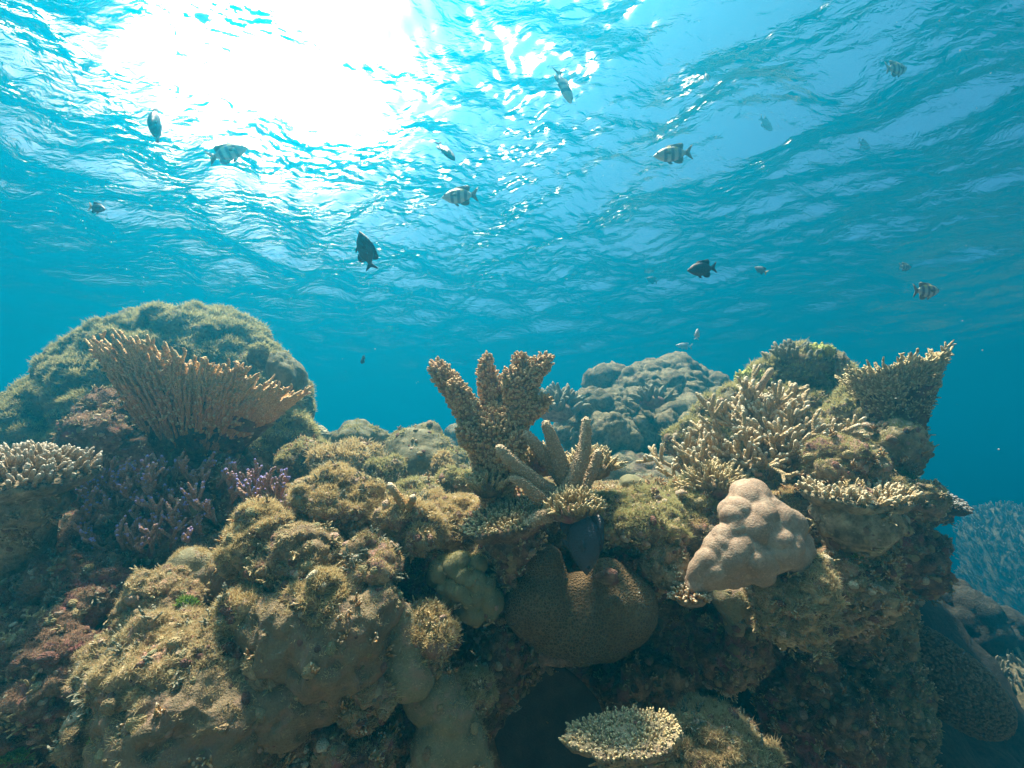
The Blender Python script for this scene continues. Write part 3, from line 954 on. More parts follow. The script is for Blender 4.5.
# ------------------------------------------------------------------ left: the big mound, vase coral, blue tipped thicket, cream table
rough_far = lambda sd: [[('fbm', 0.28, 0.050, sd), ('lump', 0.12, 0.055, sd + 1)], [('lump', 0.050, 0.024, sd + 2), ('pit', 0.05, 0.020, sd + 4), ('fbm', 0.03, 0.010, sd + 3)]]
boulder('coral_mound', 'largest dome of turf covered reef rock rising behind the orange vase coral', 'coral mound', 172, 430, 2.45, 86, 94, 80, 'grey', 18, 3, rough_far(3), 6, 0.10, T_FAR, 'turfg', lobes=lobes_px([(165, 425, 92, 0), (108, 402, 66, 10), (240, 398, 60, 0), (66, 448, 50, 10), (138, 364, 56, 0), (202, 362, 60, 0), (272, 420, 46, 0), (238, 372, 40, 0)], 172, 430))
boulder('coral_mound', 'lower turf covered shoulder of rock at the far left edge', 'coral mound', 36, 452, 2.2, 46, 52, 50, 'grey', 12, 5, rough_far(5), 5, 0.10, T_FAR, 'turfg')
boulder('coral_boulder', 'smooth grey knob of coral on the right flank of the big mound', 'coral', 288, 378, 2.1, 18, 26, 30, 'olive', 6, 7, [[('fbm', 0.06, 0.016, 7), ('lump', 0.05, 0.010, 6)], [('fbm', 0.02, 0.004, 8)]], 5, 0.15, dict(T_FAR, up=0.6, cover=-0.10, length=0.012), 'turfg')
boulder('coral_boulder', 'small turfy knob just left of the smooth grey knob on the mound', 'coral', 262, 358, 2.1, 12, 12, 12, 'grey', 6, 8, [('fbm', 0.03, 0.008, 8), ('lump', 0.02, 0.006, 8)], 4, 0.15, T_FAR, 'turfg')
boulder('coral_boulder', 'little knob standing out on the upper left outline of the big mound', 'coral', 94, 338, 2.3, 10, 18, 12, 'grey', 6, 9, [('fbm', 0.03, 0.008, 9), ('lump', 0.02, 0.006, 9)], 4, 0.15, T_FAR, 'turfg')
boulder('coral_boulder', 'low knob on the very top of the big mound', 'coral', 156, 315, 2.35, 18, 12, 12, 'grey', 6, 10, [('fbm', 0.03, 0.008, 10), ('lump', 0.02, 0.006, 10)], 4, 0.15, T_FAR, 'turfg')
boulder('coral_boulder', 'lumpy grey green rock below the right flank of the big mound', 'coral rock', 284, 446, 2.0, 30, 36, 30, 'grey', 16, 12, [[('lump', 0.06, 0.025, 12)], [('lump', 0.025, 0.008, 13), ('fbm', 0.02, 0.006, 12)]], 5, 0.06, T_FAR, 'turfg')
boulder('coral_boulder', 'dark hollow sided rock under the left side of the vase coral', 'coral rock', 118, 440, 1.85, 36, 44, 26, 'maroon', 12, 14, rough_far(14), 5, 0.10)
boulder('coral_boulder', 'rough rock carrying the foot of the vase coral', 'coral rock', 200, 492, 1.5, 62, 42, 40, 'maroon', 12, 15, None, 5, 0.12)

def vase_coral(label, B, C0, rxw, ryw, tilt, bow, N, chunks, mat, footmat, seed, foot_r=0.075, blen=(0.22, 0.50), rad=(0.0060, 0.0082), liftr=(0.012, 0.052), rimn=900, riml=(0.015, 0.06), front=0.72):
    rng = np.random.RandomState(seed)
    t = thing('vase_coral', B, label, 'coral')
    H = C0[2] - B[2]
    ph = rng.uniform(0, 6.28, 5)
    def rim(th):
        rx = rxw * (1 + 0.05 * np.sin(3 * th + ph[0]) + 0.05 * np.sin(5 * th + ph[1]))
        x = C0[0] - B[0] + rx * np.cos(th)
        y = ryw * np.sin(th) * (1 + 0.06 * np.sin(4 * th + ph[2]))
        z = H * (1 + tilt * np.cos(th) - bow * np.cos(th) ** 2 + 0.04 * np.sin(6 * th + ph[3]))
        return x, y, z
    def shell(th, q):
        x, y, z = rim(th)
        e = np.clip(q, 0, None)
        hr, hz = e ** 1.0, e ** 0.95
        foot = foot_r * (1 - np.clip(q, 0, 1))
        return B + np.stack([x * hr + foot * np.cos(th), y * hr + foot * np.sin(th), z * hz], -1)
    nth = 90
    th = np.linspace(0, 2 * np.pi, nth, endpoint=False)
    V = np.concatenate([shell(th, np.full(nth, q)) for q in np.linspace(-0.02, 0.74, 30)])
    Fq = grid_faces(nth, 30, True)
    V = displace(V, Fq, ('ridge', 0.05, 0.012, 3), ('lump', 0.02, 0.008, 4))
    part('foot', V, Fq, M[footmat], t)
    th0 = np.sort(np.where(rng.rand(N) < front, rng.uniform(np.pi * 0.98, 2.02 * np.pi, N), rng.uniform(0, 2 * np.pi, N)))
    for ch in range(chunks):
        g = Geo()
        for i in range(ch * N // chunks, (ch + 1) * N // chunks):
            q0 = rng.uniform(0.08, 0.86) ** 0.8
            q1 = min(q0 + rng.uniform(*blen), 1.03 + 0.05 * rng.normal())
            if q1 < q0 + 0.08:
                continue
            q = np.linspace(q0, q1, 6)
            thv = th0[i] + np.linspace(0, rng.normal() * 0.10, 6)
            pts = shell(thv, q)
            outw = np.stack([np.cos(thv), np.sin(thv), 0 * thv], -1)
            lift = np.linspace(0, 1, 6) ** 1.6 * rng.uniform(*liftr)
            pts = pts + outw * lift[:, None] * 0.9 + np.array((0, 0, 1)) * (lift * 0.8)[:, None]
            r = rng.uniform(*rad)
            tube(g, pts, r * np.linspace(1, 0.62, 6), 6, np.clip(0.05 + 0.95 * (q - 0.15) / 0.88, 0, 1) * np.linspace(0.75, 1.0, 6), 0.06, i)
            m = rng.randint(2, 5)                     # side buds along the branch
            ii = rng.randint(2, 6, m)
            fingers(g, pts[ii], outw[ii] * 0.7 + (0, 0, 1.0) + 0.5 * rng.normal(size=(m, 3)), rng.uniform(0.012, 0.026, m), r * 0.8, r * 0.55, 5, 0.1, i, t0=float(np.clip(q[3] - 0.2, 0, 0.6)))
        g.build('branch', M[mat], t)
    # upright fingers inside the mouth of the vase
    g = Geo()
    th = rng.uniform(0, 2 * np.pi, rimn)
    q = rng.uniform(0.80, 1.0, rimn)
    p = shell(th, q)
    outw = np.stack([np.cos(th), np.sin(th), 0 * th], -1)
    p = p - outw * 0.02
    fingers(g, p, outw * 0.45 + (0, 0, 1.0) + 0.25 * rng.normal(size=(rimn, 3)), rng.uniform(*riml, rimn), 0.0058, 0.0042, 6, 0.2, 5, t0=0.45)
    o = g.build('rim_fingers', M[mat], t)
    o['kind'] = 'stuff'
vase_coral('orange brown vase shaped branching coral spreading in front of the big mound', P(194, 470, 1.5), P(188, 371, 1.5), 0.31, 0.16, -0.20, 0.13, 860, 26, 'vase', 'vasebase', 21)

def blue_tip_thicket():
    rng = np.random.RandomState(31)
    d = 1.28
    s = d / F
    foot = P(180, 545, d)
    prim = []
    for k in range(98):
        px, py = rng.uniform(82, 292), rng.uniform(470, 556)
        if py < 470 + 0.0022 * (px - 185) ** 2 * 1.2:
            py += 18
        p = P(px, py, d + 0.07 - 0.0016 * (py - 470) + rng.uniform(-0.03, 0.02))
        dv = np.array(((px - 180) * 0.004, -0.75 - 0.2 * rng.rand(), 0.75)) + 0.45 * rng.normal(size=3)
        prim.append((p, dv))
    staghorn('blue_tipped_coral', 'brown thicket of small branches with violet blue tips below the vase coral', foot, prim, 'bluetip', 0.075, 0.0062, (4, 7), 0.52, 0.14, 32, 2, 6)
blue_tip_thicket()
boulder('coral_rock', 'maroon rock under the blue tipped thicket', 'coral rock', 180, 556, 1.46, 105, 50, 46, 'maroon', 16, 33, rough_far(33), 5, 0.1)

table_coral('table_coral', 'cream tipped table coral cut off by the left edge', 22, 462, 1.12, 0.130, 0.14, (0.10, -0.34, 1), 0.048, 0.0062, 0.0185, 'whitetip', 'column', P(18, 575, 1.22), 0.062, -0.03, 0.11, 0.014, 41, 0.6)

# ------------------------------------------------------------------ middle distance: boulders behind the shelf
boulder('lobed_coral', 'smooth brown dome of coral behind the ridged brain coral', 'coral', 362, 438, 2.3, 25, 17, 22, 'olive', 6, 51, [[('fbm', 0.10, 0.022, 51), ('lump', 0.08, 0.014, 50)], [('pit', 0.05, 0.010, 52)]], 5, 0.2, dict(T_FAR, up=0.6, cover=-0.10, length=0.012), 'turfg')
boulder('brain_coral', 'pale ridged brain coral mound left of the smooth boulders', 'brain coral', 346, 466, 1.75, 39, 25, 30, 'ridgebrain', 8, 52, [('fbm', 0.10, 0.012, 52)], 5, 0.15, T_FAR, 'turf')
boulder('brain_coral', 'small pale brain coral dome at the foot of the left mound', 'brain coral', 318, 436, 2.3, 15, 11, 14, 'ridgebrain', 6, 53, [('fbm', 0.06, 0.012, 53)], 4, 0.15)
shaped('lobed_coral', 'smooth olive boulder coral with a small nib on its top', 'coral', 420, 462, 1.9,
       [(410, 455, 24, 0), (428, 458, 24, 2), (420, 475, 32, 4), (404, 470, 20, 8), (440, 474, 16, 6), (428, 434, 5, 0), (430, 429, 3.5, 0), (410, 492, 24, 6)], 'olive', 0.05, 5, [[('fbm', 0.12, 0.014, 54), ('lump', 0.09, 0.014, 52)], [('fbm', 0.02, 0.003, 55), ('pit', 0.05, 0.010, 51)]], 54, tf=dict(T_FAR, up=0.6, cover=-0.10, length=0.012), tfm='turfg')
boulder('coral_boulder', 'small fuzzy knob at the right foot of the olive boulder coral', 'coral', 443, 472, 1.75, 14, 17, 14, 'tan', 6, 56, [('fbm', 0.04, 0.010, 56), ('lump', 0.02, 0.006, 56)], 4, 0.15, dict(T_FAR, length=0.018), 'turf')
boulder('coral_mound', 'bluish distant reef mound seen just left of the tall knobbed coral', 'coral mound', 464, 440, 4.2, 18, 14, 18, 'far', 10, 57, rough_far(57), 4, 0.1)
for lab, px, py, d, rx, ry, sd in (('rough olive lump at the left end of the valley below the big mound', 306, 462, 1.8, 24, 20, 211), ('small dark lump in the valley between the ridged brain coral and the olive boulder', 384, 478, 1.62, 18, 16, 212),
                                   ('low knobbly stone right of the fuzzy knob in the valley', 462, 484, 1.6, 20, 14, 213), ('far lumpy stone on the valley skyline left of the brown dome', 334, 448, 2.6, 18, 12, 214),
                                   ('rough stone low in the valley in front of the olive boulder coral', 418, 494, 1.5, 24, 12, 215), ('dark far lump between the olive boulder coral and the tall knobbed coral', 456, 462, 2.4, 16, 14, 216)):
    boulder('coral_boulder', lab, 'coral rock', px, py, d, rx, ry, None, 'grey', 10, sd, [[('fbm', 0.12, 0.025, sd), ('lump', 0.06, 0.022, sd + 1)], [('lump', 0.022, 0.008, sd + 2), ('pit', 0.03, 0.010, sd + 3)]], 5, 0.1, dict(T_FAR, length=0.014, per_m2=110000, width=0.0014), 'turfg')
cauli = lambda sd: [[('lump', 0.14, 0.060, sd)], [('lump', 0.052, 0.034, sd + 1), ('fbm', 0.03, 0.012, sd + 2)]]
boulder('coral_mound', 'largest hazy cauliflower mound on the skyline right of centre', 'coral mound', 655, 412, 4.0, 78, 56, 60, 'far', 26, 61, cauli(61), 6, 0.05, None, rmin=0.2, rmax=0.4, core=0.76)
boulder('coral_mound', 'hazy lower cauliflower mound in front of the skyline mound', 'coral mound', 604, 430, 3.4, 42, 40, 40, 'far', 18, 63, cauli(63), 6, 0.05)
boulder('coral_mound', 'hazy lower lumpy mound sloping to the right of the skyline mound', 'coral mound', 690, 440, 3.4, 40, 36, 40, 'far', 18, 64, cauli(64), 5, 0.05)
boulder('coral_boulder', 'blocky grey boulder in front of the hazy mounds', 'coral rock', 612, 434, 3.0, 24, 26, 22, 'far', 8, 65, [('fbm', 0.12, 0.03, 65), ('lump', 0.05, 0.02, 66)], 5, 0.1)
boulder('coral_mound', 'dim rubble rise below the hazy mounds', 'coral mound', 630, 478, 2.9, 90, 24, 60, 'grey', 14, 67, rough_far(67), 5, 0.1)
clump('finger_coral', 'hazy tuft of upright fingers beside the top of the tall knobbed coral', 556, 412, 3.1, 18, 60, 0.13, 0.022, 'slope', 68)
clump('finger_coral', 'hazy pale fingers on the slope between the skyline mound and the staghorn', 652, 402, 3.2, 12, 46, 0.09, 0.016, 'slope', 69)
boulder('brain_coral', 'small smooth green grey dome on the shelf left of the staghorn', 'brain coral', 634, 486, 1.65, 20, 11, 14, 'yellowgrey', 4, 70, [('fbm', 0.06, 0.005, 70)], 4, 0.15)

# ------------------------------------------------------------------ centre: tall knobbed coral, thick fingers, brain coral
def knobbed_coral():
    rng = np.random.RandomState(71)
    d = 1.26
    t = thing('knobbed_coral', P(498, 520, d), 'tall tan coral with thick knobbed arms standing at the centre skyline', 'coral')
    arms = [('trunk', [(500, 520, 0.02), (497, 490, 0.0), (494, 462, 0), (493, 440, 0), (494, 424, 0)], [17, 19, 23, 26, 24]),
            ('arm', [(484, 440, 0), (472, 418, -0.01), (462, 402, -0.02), (450, 384, -0.02), (440, 372, -0.03), (436, 366, -0.03)], [17, 15, 13, 11, 9, 6]),
            ('arm', [(496, 430, 0.03), (493, 406, 0.04), (489, 386, 0.05), (487, 370, 0.05), (487, 360, 0.05)], [17, 13, 11, 9, 6]),
            ('arm', [(506, 438, 0), (515, 416, 0), (521, 396, 0), (524, 380, 0), (524, 368, 0), (521, 360, 0)], [19, 18, 17, 16, 12, 8]),
            ('arm', [(522, 388, 0), (532, 374, -0.01), (541, 365, -0.01), (546, 360, -0.01)], [13, 11, 9, 6]),
            ('arm', [(512, 426, 0.01), (526, 414, 0.0), (540, 405, -0.02), (546, 400, -0.02)], [14, 11, 8, 5]),
            ('arm', [(466, 406, -0.02), (458, 396, -0.05), (455, 386, -0.07)], [10, 9, 5]),
            ('arm', [(490, 400, 0.04), (500, 388, 0.03), (503, 380, 0.03)], [9, 8, 5]),
            ('arm', [(518, 400, -0.01), (512, 386, -0.04), (510, 374, -0.05)], [12, 9, 6]),
            ('arm', [(478, 446, -0.03), (468, 438, -0.06), (464, 430, -0.07)], [11, 9, 6]),
            ('arm', [(500, 470, -0.03), (512, 452, -0.05), (520, 436, -0.05)], [13, 12, 7])]
    s = d / F
    for name, pts, rad in arms:
        path = np.array([P(x, y, d + z) for x, y, z in pts])
        u = np.linspace(0, len(path) - 1, 16)
        path = cr(path, u)
        rr = np.interp(u, np.arange(len(rad)), rad) * s * 0.86
        g = Geo()
        tube(g, path, rr, 16, None, 0.03, 3)
        v, fs, tp = g.arrays()
        ft = np.concatenate([tris_of(x) for x in fs])
        n = int(area(v, ft) * 15000)
        p, m = sample(v, ft, n, rng.randint(999))
        ax = unit(path[-1] - path[0])
        g2 = Geo()
        g2.add(v, *fs, tip=0.15 + 0 * tp) if len(fs) == 2 else g2.add(v, fs[0], tip=0.15 + 0 * tp)
        top = smooth(path[0][2], path[-1][2], p[:, 2])
        fingers(g2, p - m * 0.002, m + ax * 0.7 + 0.35 * rng.normal(size=p.shape), rng.uniform(0.007, 0.014, n) * (1 + 0.5 * top), rng.uniform(0.0036, 0.005, n), 0.0036, 6, 0.1, rng.randint(999), t0=0.2)
        g2.build(name, M['elk'], t)
knobbed_coral()
clump('finger_coral', 'golden tuft of short fingers on the left foot of the tall knobbed coral', 488, 490, 1.2, 15, 110, 0.040, 0.0048, 'goldtip', 72, up=0.9)
def thick_fingers():
    rng = np.random.RandomState(73)
    d = 1.14
    t = thing('finger_coral', P(562, 512, d), 'open coral of long thick grey brown fingers right of the tall knobbed coral', 'coral')
    for pts, r in ([((562, 500, 0), (540, 486, -0.02), (516, 466, -0.03), (499, 448, -0.04)), (9.5, 8.5, 7, 4.5)],
                   [((566, 484, 0.02), (552, 464, 0.03), (538, 448, 0.03), (526, 434, 0.04)), (9, 7.5, 6.5, 4.5)],
                   [((566, 482, 0.0), (560, 462, 0.0), (552, 440, 0.0), (546, 424, 0.0)), (9, 7.5, 6.5, 4.5)],
                   [((565, 496, -0.02), (576, 474, -0.02), (584, 448, -0.01), (586, 420, 0.0)), (10, 8, 6.5, 4)],
                   [((570, 500, 0.0), (584, 484, 0.04), (594, 466, 0.05), (598, 452, 0.05)), (8, 7, 5.5, 4)],
                   [((556, 502, -0.01), (540, 498, -0.04), (524, 484, -0.05), (512, 478, -0.05)), (8, 7, 5, 3.5)],
                   [((568, 506, -0.02), (552, 514, -0.06), (538, 518, -0.08), (526, 526, -0.08)), (8, 7, 6, 4)]):
        path = cr(np.array([P(x, y, d + z) for x, y, z in pts]), np.linspace(0, 3, 14))
        g = Geo()
        tube(g, path, np.interp(np.linspace(0, 3, 14), range(4), r) * d / F, 14, None, 0.05, rng.randint(99))
        v, fs, tp = g.arrays()
        p, m = sample(v, np.concatenate([tris_of(x) for x in fs]), 260, rng.randint(999))
        fingers(g, p - m * 0.001, m + unit(path[-1] - path[0]) * 0.8, 0.0042, 0.0020, 0.0016, 5, 0.05, 5, t0=0.5)
        g.build('branch', M['finger'], t)
thick_fingers()
clump('finger_coral', 'golden tuft of fine fingers behind the thick grey fingers', 590, 470, 1.28, 20, 130, 0.045, 0.0045, 'goldtip', 74, up=0.9)
clump('finger_coral', 'golden tuft between the knobbed coral and the thick fingers', 541, 466, 1.32, 20, 120, 0.04, 0.0045, 'goldtip', 75, up=0.9)
clump('finger_coral', 'pale yellow green finger tuft at the foot of the thick grey fingers', 574, 512, 1.08, 24, 170, 0.032, 0.0042, 'goldtip', 76, up=0.9)
table_coral('plate_coral', 'brown tiered plate of fine fingers under the tall knobbed coral', 508, 520, 1.12, 0.115, 0.08, (-0.25, -0.40, 1), 0.026, 0.0040, 0.0110, 'goldtip', 'scar', P(520, 575, 1.2), 0.05, 0.01, 0.06, 0.01, 77, 0.8)
table_coral('plate_coral', 'lower brown plate of fine fingers reaching right toward the brain coral', 524, 545, 1.17, 0.06, 0.05, (-0.1, -0.50, 1), 0.015, 0.0038, 0.0105, 'goldtip', 'scar', P(545, 590, 1.2), 0.04, 0.01, 0.05, 0.01, 78, 0.8)

def brain():
    px, py, d = 580, 604, 1.12
    spec = [(544, 602, 34, 4), (538, 612, 28, 0), (618, 606, 36, 4), (626, 618, 26, -2), (578, 622, 34, 4), (580, 598, 25, 2), (545, 566, 20, 8), (608, 582, 22, 6), (556, 630, 26, 2), (606, 630, 26, 0), (530, 606, 26, 0), (632, 608, 24, 0)]
    c, r = lobes_px(spec, px, py)
    v, f = lobe_body(c, r, 0.022, 6, (0, 0, -0.12))
    v = v * d / F * 100 * np.array((1, 0.85, 1)) + P(px, py, d)
    v = displace(v, f, ('fbm', 0.10, 0.008, 81), ('fbm', 0.03, 0.0015, 82))
    t = thing('brain_coral', P(px, 655, d), 'heart shaped brown brain coral with honeycomb skin above the dark hollow', 'brain coral')
    part('colony', v, f, M['brain'], t)
    b, vv, ff = boulder('scar', None, None, 606, 577, d - 0.060, 12, 8, 6, 'scar', 5, 83, [('fbm', 0.02, 0.004, 83), ('fbm', 0.008, 0.002, 84)], 4, 0.2)
    b.data.transform(Matrix.Translation(-t.location)); b.parent = t
    b, vv, ff = boulder('crusted_rim', None, None, 572, 654, d - 0.035, 34, 10, 16, 'maroon', 8, 85, [('fbm', 0.03, 0.006, 85), ('lump', 0.012, 0.004, 86)], 4, 0.2)
    b.data.transform(Matrix.Translation(-t.location)); b.parent = t
brain()

# ------------------------------------------------------------------ right: staghorn, pinkish lobed coral, tables and columns
def stag_thicket():
    rng = np.random.RandomState(91)
    d = 1.45
    foot = P(752, 490, d)
    dd = hemisphere(rng, 92, -12, 82)
    dd[:, 1] = np.where(dd[:, 1] > 0.35, -dd[:, 1], dd[:, 1])
    prim = [(P(762, 474, 1.48) + q * np.array((0.26, 0.11, 0.21)) * rng.uniform(0.35, 1.0) + (0.04 * q[2], 0, 0), q * np.array((0.9, 0.9, 0.8)) + (0.0, 0, 0.30) + 0.25 * rng.normal(size=3)) for q in dd]
    staghorn('staghorn_coral', 'wide thicket of tan staghorn branches with white tips on the right shelf', foot, prim, 'stag', 0.135, 0.0094, (3, 6), 0.52, 0.05, 92, 2, 8)
    # one long bare branch standing out at the upper back
    t2 = thing('staghorn_coral', P(748, 420, 1.6), 'single thick pale branch rising above the back of the staghorn thicket', 'coral')
    g = Geo()
    tube(g, cr(np.array([P(738, 430, 1.56), P(750, 402, 1.55), P(762, 384, 1.54), P(771, 370, 1.54)]), np.linspace(0, 3, 12)), np.linspace(0.017, 0.011, 12), 10, None, 0.05, 3)
    g.build('branch', M['finger'], t2)
stag_thicket()
staghorn('staghorn_coral', 'smaller clump of tan branches at the left end of the staghorn thicket', P(690, 480, 1.52), [(P(692, 478, 1.5) + np.random.RandomState(k).normal(size=3) * 0.03, hemisphere(np.random.RandomState(k + 50), 1, 15, 75, 90, 270)[0]) for k in range(18)], 'stag', 0.14, 0.0085, (3, 6), 0.5, 0.06, 94, 2, 7)
clump('finger_coral', 'golden brown cushion of fingers under the front of the staghorn thicket', 714, 488, 1.34, 24, 150, 0.045, 0.0055, 'goldtip', 95, up=0.5)
def lobed():
    px, py, d = 745, 540, 1.08
    spec = [(755, 500, 18, -6), (758, 508, 22, -4), (738, 516, 16, 6), (772, 514, 17, 4), (760, 524, 24, 8), (785, 528, 18, 4), (742, 536, 22, 10), (768, 542, 22, 14), (796, 544, 14, 2), (724, 548, 20, 10), (746, 556, 20, 13), (712, 562, 17, 8), (728, 568, 15, 9), (700, 573, 13, 4), (690, 578, 9, 2), (780, 552, 16, 8), (712, 576, 10, 4)]
    o, v, f = shaped('lobed_coral', 'smooth pinkish tan lobed coral leaning on the right face of the reef', 'coral', px, py, d, spec, 'porites', 0.016, 6, [[('fbm', 0.06, 0.006, 101)], [('lump', 0.050, 0.013, 102)]], 101, depth=0.9)
lobed()
table_coral('table_coral', 'cream fingered table coral standing on a thick stalk at the right', 857, 497, 1.14, 0.125, 0.085, (0.0, -0.26, 1), 0.040, 0.0058, 0.0175, 'creamtip', 'column', P(850, 575, 1.24), 0.068, 0.008, 0.055, 0.012, 111, 0.7)
vase_coral('raised golden cone shaped coral flaring over open water at upper right', P(898, 448, 1.47), P(918, 364, 1.42), 0.134, 0.13, 0.10, 0.0, 560, 16, 'gold', 'vasebase', 112, 0.045, (0.14, 0.30), (0.0042, 0.0056), (0.006, 0.020), 520, (0.012, 0.042), 0.75)
table_coral('plate_coral', 'dark blue grey plate coral low on the right outline of the reef', 938, 496, 1.75, 0.095, 0.10, (0.30, -0.55, 1), 0.026, 0.0080, 0.0190, 'bluegrey', 'plate', P(905, 520, 1.8), 0.05, 0.0, 0.06, 0.014, 113, 0.8)
knob = lambda sd: [[('fbm', 0.12, 0.03, sd), ('lump', 0.075, 0.028, sd + 3)], [('lump', 0.026, 0.013, sd + 1), ('pit', 0.03, 0.014, sd + 4), ('fbm', 0.010, 0.004, sd + 2)]]
boulder('coral_column', 'knobbly grey column holding up the raised table coral', 'coral rock', 880, 430, 1.55, 27, 42, 28, 'column', 14, 114, knob(114), 5, 0.1, None)
boulder('coral_column', 'rounded bumpy grey block at the foot of the knobbly column', 'coral rock', 880, 452, 1.46, 27, 26, 26, 'column', 8, 115, knob(115), 5, 0.12)
boulder('coral_column', 'slimmer knobbly column between the staghorn and the grey column', 'coral rock', 842, 432, 1.62, 20, 40, 24, 'column', 12, 116, knob(116), 5, 0.1, T_FAR, 'turfg')
boulder('coral_boulder', 'rough bushy rock on the skyline above the staghorn thicket', 'coral rock', 800, 390, 2.0, 46, 34, 34, 'grey', 22, 117, [[('lump', 0.09, 0.04, 117)], [('lump', 0.035, 0.016, 118), ('fbm', 0.015, 0.006, 119)]], 6, 0.05, T_FAR, 'turfg')
boulder('coral_rock', 'dim turf covered rock filling in behind the staghorn thicket', 'coral rock', 770, 440, 1.85, 90, 52, 40, 'grey', 16, 120, rough_far(120), 5, 0.1, T_FAR, 'turfg')
g0 = boulder('coral_column', 'short rounded finger of rock standing up on the right skyline', 'coral rock', 843, 376, 1.85, 8, 22, 9, 'column', 5, 121, [('fbm', 0.05, 0.010, 121), ('lump', 0.02, 0.006, 122)], 4, 0.15)
clump('finger_coral', 'yellow green finger tuft on the skyline left of the bushy rock', 752, 384, 1.9, 9, 40, 0.05, 0.008, 'green', 123, up=0.9)
clump('finger_coral', 'grey finger tuft on the top of the bushy skyline rock', 792, 364, 1.95, 20, 70, 0.06, 0.011, 'slope', 124, up=1.2)
clump('finger_coral', 'yellow green finger tuft between the short rock finger and raised table coral', 868, 384, 1.75, 10, 44, 0.045, 0.0075, 'green', 125, up=0.9)
clump('finger_coral', 'greenish finger tuft on the top right of the bushy skyline rock', 818, 364, 1.95, 16, 60, 0.05, 0.010, 'green', 126, up=1.1)
boulder('algae_rock', 'fuzzy rounded dome of turf just above the cream fingered table coral', 'coral rock', 842, 470, 1.25, 34, 24, 26, 'tan', 8, 127, None, 5, 0.12, T_SHORT, 'turfg')
boulder('algae_rock', 'turf topped ledge right of the cream fingered table coral', 'coral rock', 900, 502, 1.38, 36, 24, 32, 'tan', 10, 128, None, 5, 0.12, T_SHORT, 'turfg')
boulder('coral_rock', 'dark red crusted rock hanging under the right ledge', 'coral rock', 890, 546, 1.42, 38, 48, 36, 'maroon', 14, 129, None, 5, 0.1)
boulder('algae_rock', 'pink and tan fuzzy outcrop below the lobed coral', 'coral rock', 795, 598, 1.06, 38, 42, 30, 'pinktan', 14, 130, None, 6, 0.1, dict(T_FLUFF, up=-0.1, cover=0.2), 'turfp')
boulder('algae_rock', 'speckled rough rock between the pink outcrop and the stalked table coral', 'coral rock', 850, 590, 1.16, 42, 40, 32, 'pinktan', 14, 131, None, 6, 0.1, dict(T_SHORT, up=0.1), 'turfp')
clump('finger_coral', 'small orange finger coral with white tips under the lobed coral', 690, 598, 1.06, 15, 120, 0.018, 0.0042, 'orange', 132, up=0.2)
shaped('cup_coral', 'small dull green funnel shaped coral in the shade under the lobed coral', 'coral', 736, 610, 1.16, [(736, 600, 15, 0), (722, 598, 9, 2), (750, 598, 9, 2), (734, 616, 9, 0), (733, 628, 6, 0)], 'leaf', 0.04, 4, [('fbm', 0.03, 0.006, 133), ('lump', 0.025, 0.006, 134)], 133, tf=dict(T_SHORT, up=0.4, cover=0.0), tfm='turfg')

# ------------------------------------------------------------------ foreground: turf covered outcrops, smooth boulders, dark hollow
boulder('algae_rock', 'fluffy golden outcrop in the middle of the shelf under the small boulders', 'coral rock', 338, 510, 1.16, 44, 34, 34, 'tan', 14, 141, None, 6, 0.1, T_FLUFF, 'turf')
boulder('algae_rock', 'golden outcrop beside it bearing a small orange branch', 'coral rock', 408, 528, 1.14, 32, 22, 26, 'tan', 12, 142, None, 5, 0.1, T_FLUFF, 'turf')
def little_branch():
    t = thing('branch_coral', P(404, 516, 1.1), 'small orange brown branch coral forked in two on the golden outcrop', 'coral')
    for pts in (((408, 518), (402, 504), (396, 494), (390, 485)), ((406, 514), (409, 505), (412, 500), (413, 497))):
        g = Geo()
        tube(g, cr(np.array([P(x, y, 1.1) for x, y in pts]), np.linspace(0, 3, 10)), np.linspace(0.013, 0.009, 10), 10, None, 0.08, 4)
        g.build('branch', M['orange'], t)
little_branch()
boulder('algae_rock', 'fluffy pale gold outcrop right of the blue tipped thicket', 'coral rock', 268, 545, 1.06, 38, 36, 32, 'tan', 14, 143, None, 6, 0.1, T_FLUFF, 'turf')
boulder('algae_rock', 'round pale tuft covered knob above the large smooth boulder', 'coral rock', 325, 598, 0.92, 30, 24, 24, 'tan', 8, 144, None, 5, 0.12, dict(T_FLUFF, up=-0.1, cover=0.25), 'turf')
boulder('algae_rock', 'rusty fuzzy knob right of the round tuft covered knob', 'coral rock', 372, 570, 1.0, 28, 30, 24, 'pinktan', 10, 145, None, 5, 0.12, T_SHORT, 'turf')
boulder('coral_rock', 'brown encrusted hump between the pale outcrop and the rusty knob', 'coral rock', 300, 572, 1.0, 50, 38, 36, 'tan', 14, 146, None, 6, 0.1, T_SHORT, 'turfp')
shaped('smooth_boulder', 'large smooth grey brown boulder with a sharp right shoulder in the foreground', 'coral', 320, 640, 0.93,
       [(262, 622, 26, 0), (306, 626, 38, 2), (350, 626, 38, -2), (378, 608, 20, -6), (332, 652, 36, 6), (288, 640, 36, 4), (360, 662, 22, 0)], 'smooth', 0.04, 6, [[('fbm', 0.08, 0.014, 147), ('ridge', 0.09, 0.010, 143)], [('fbm', 0.02, 0.003, 148), ('pit', 0.045, 0.014, 148), ('lump', 0.03, 0.005, 148)]], 147, tf=dict(T_SHORT, per_m2=200000, up=0.35, cover=0.0), tfm='turfp')
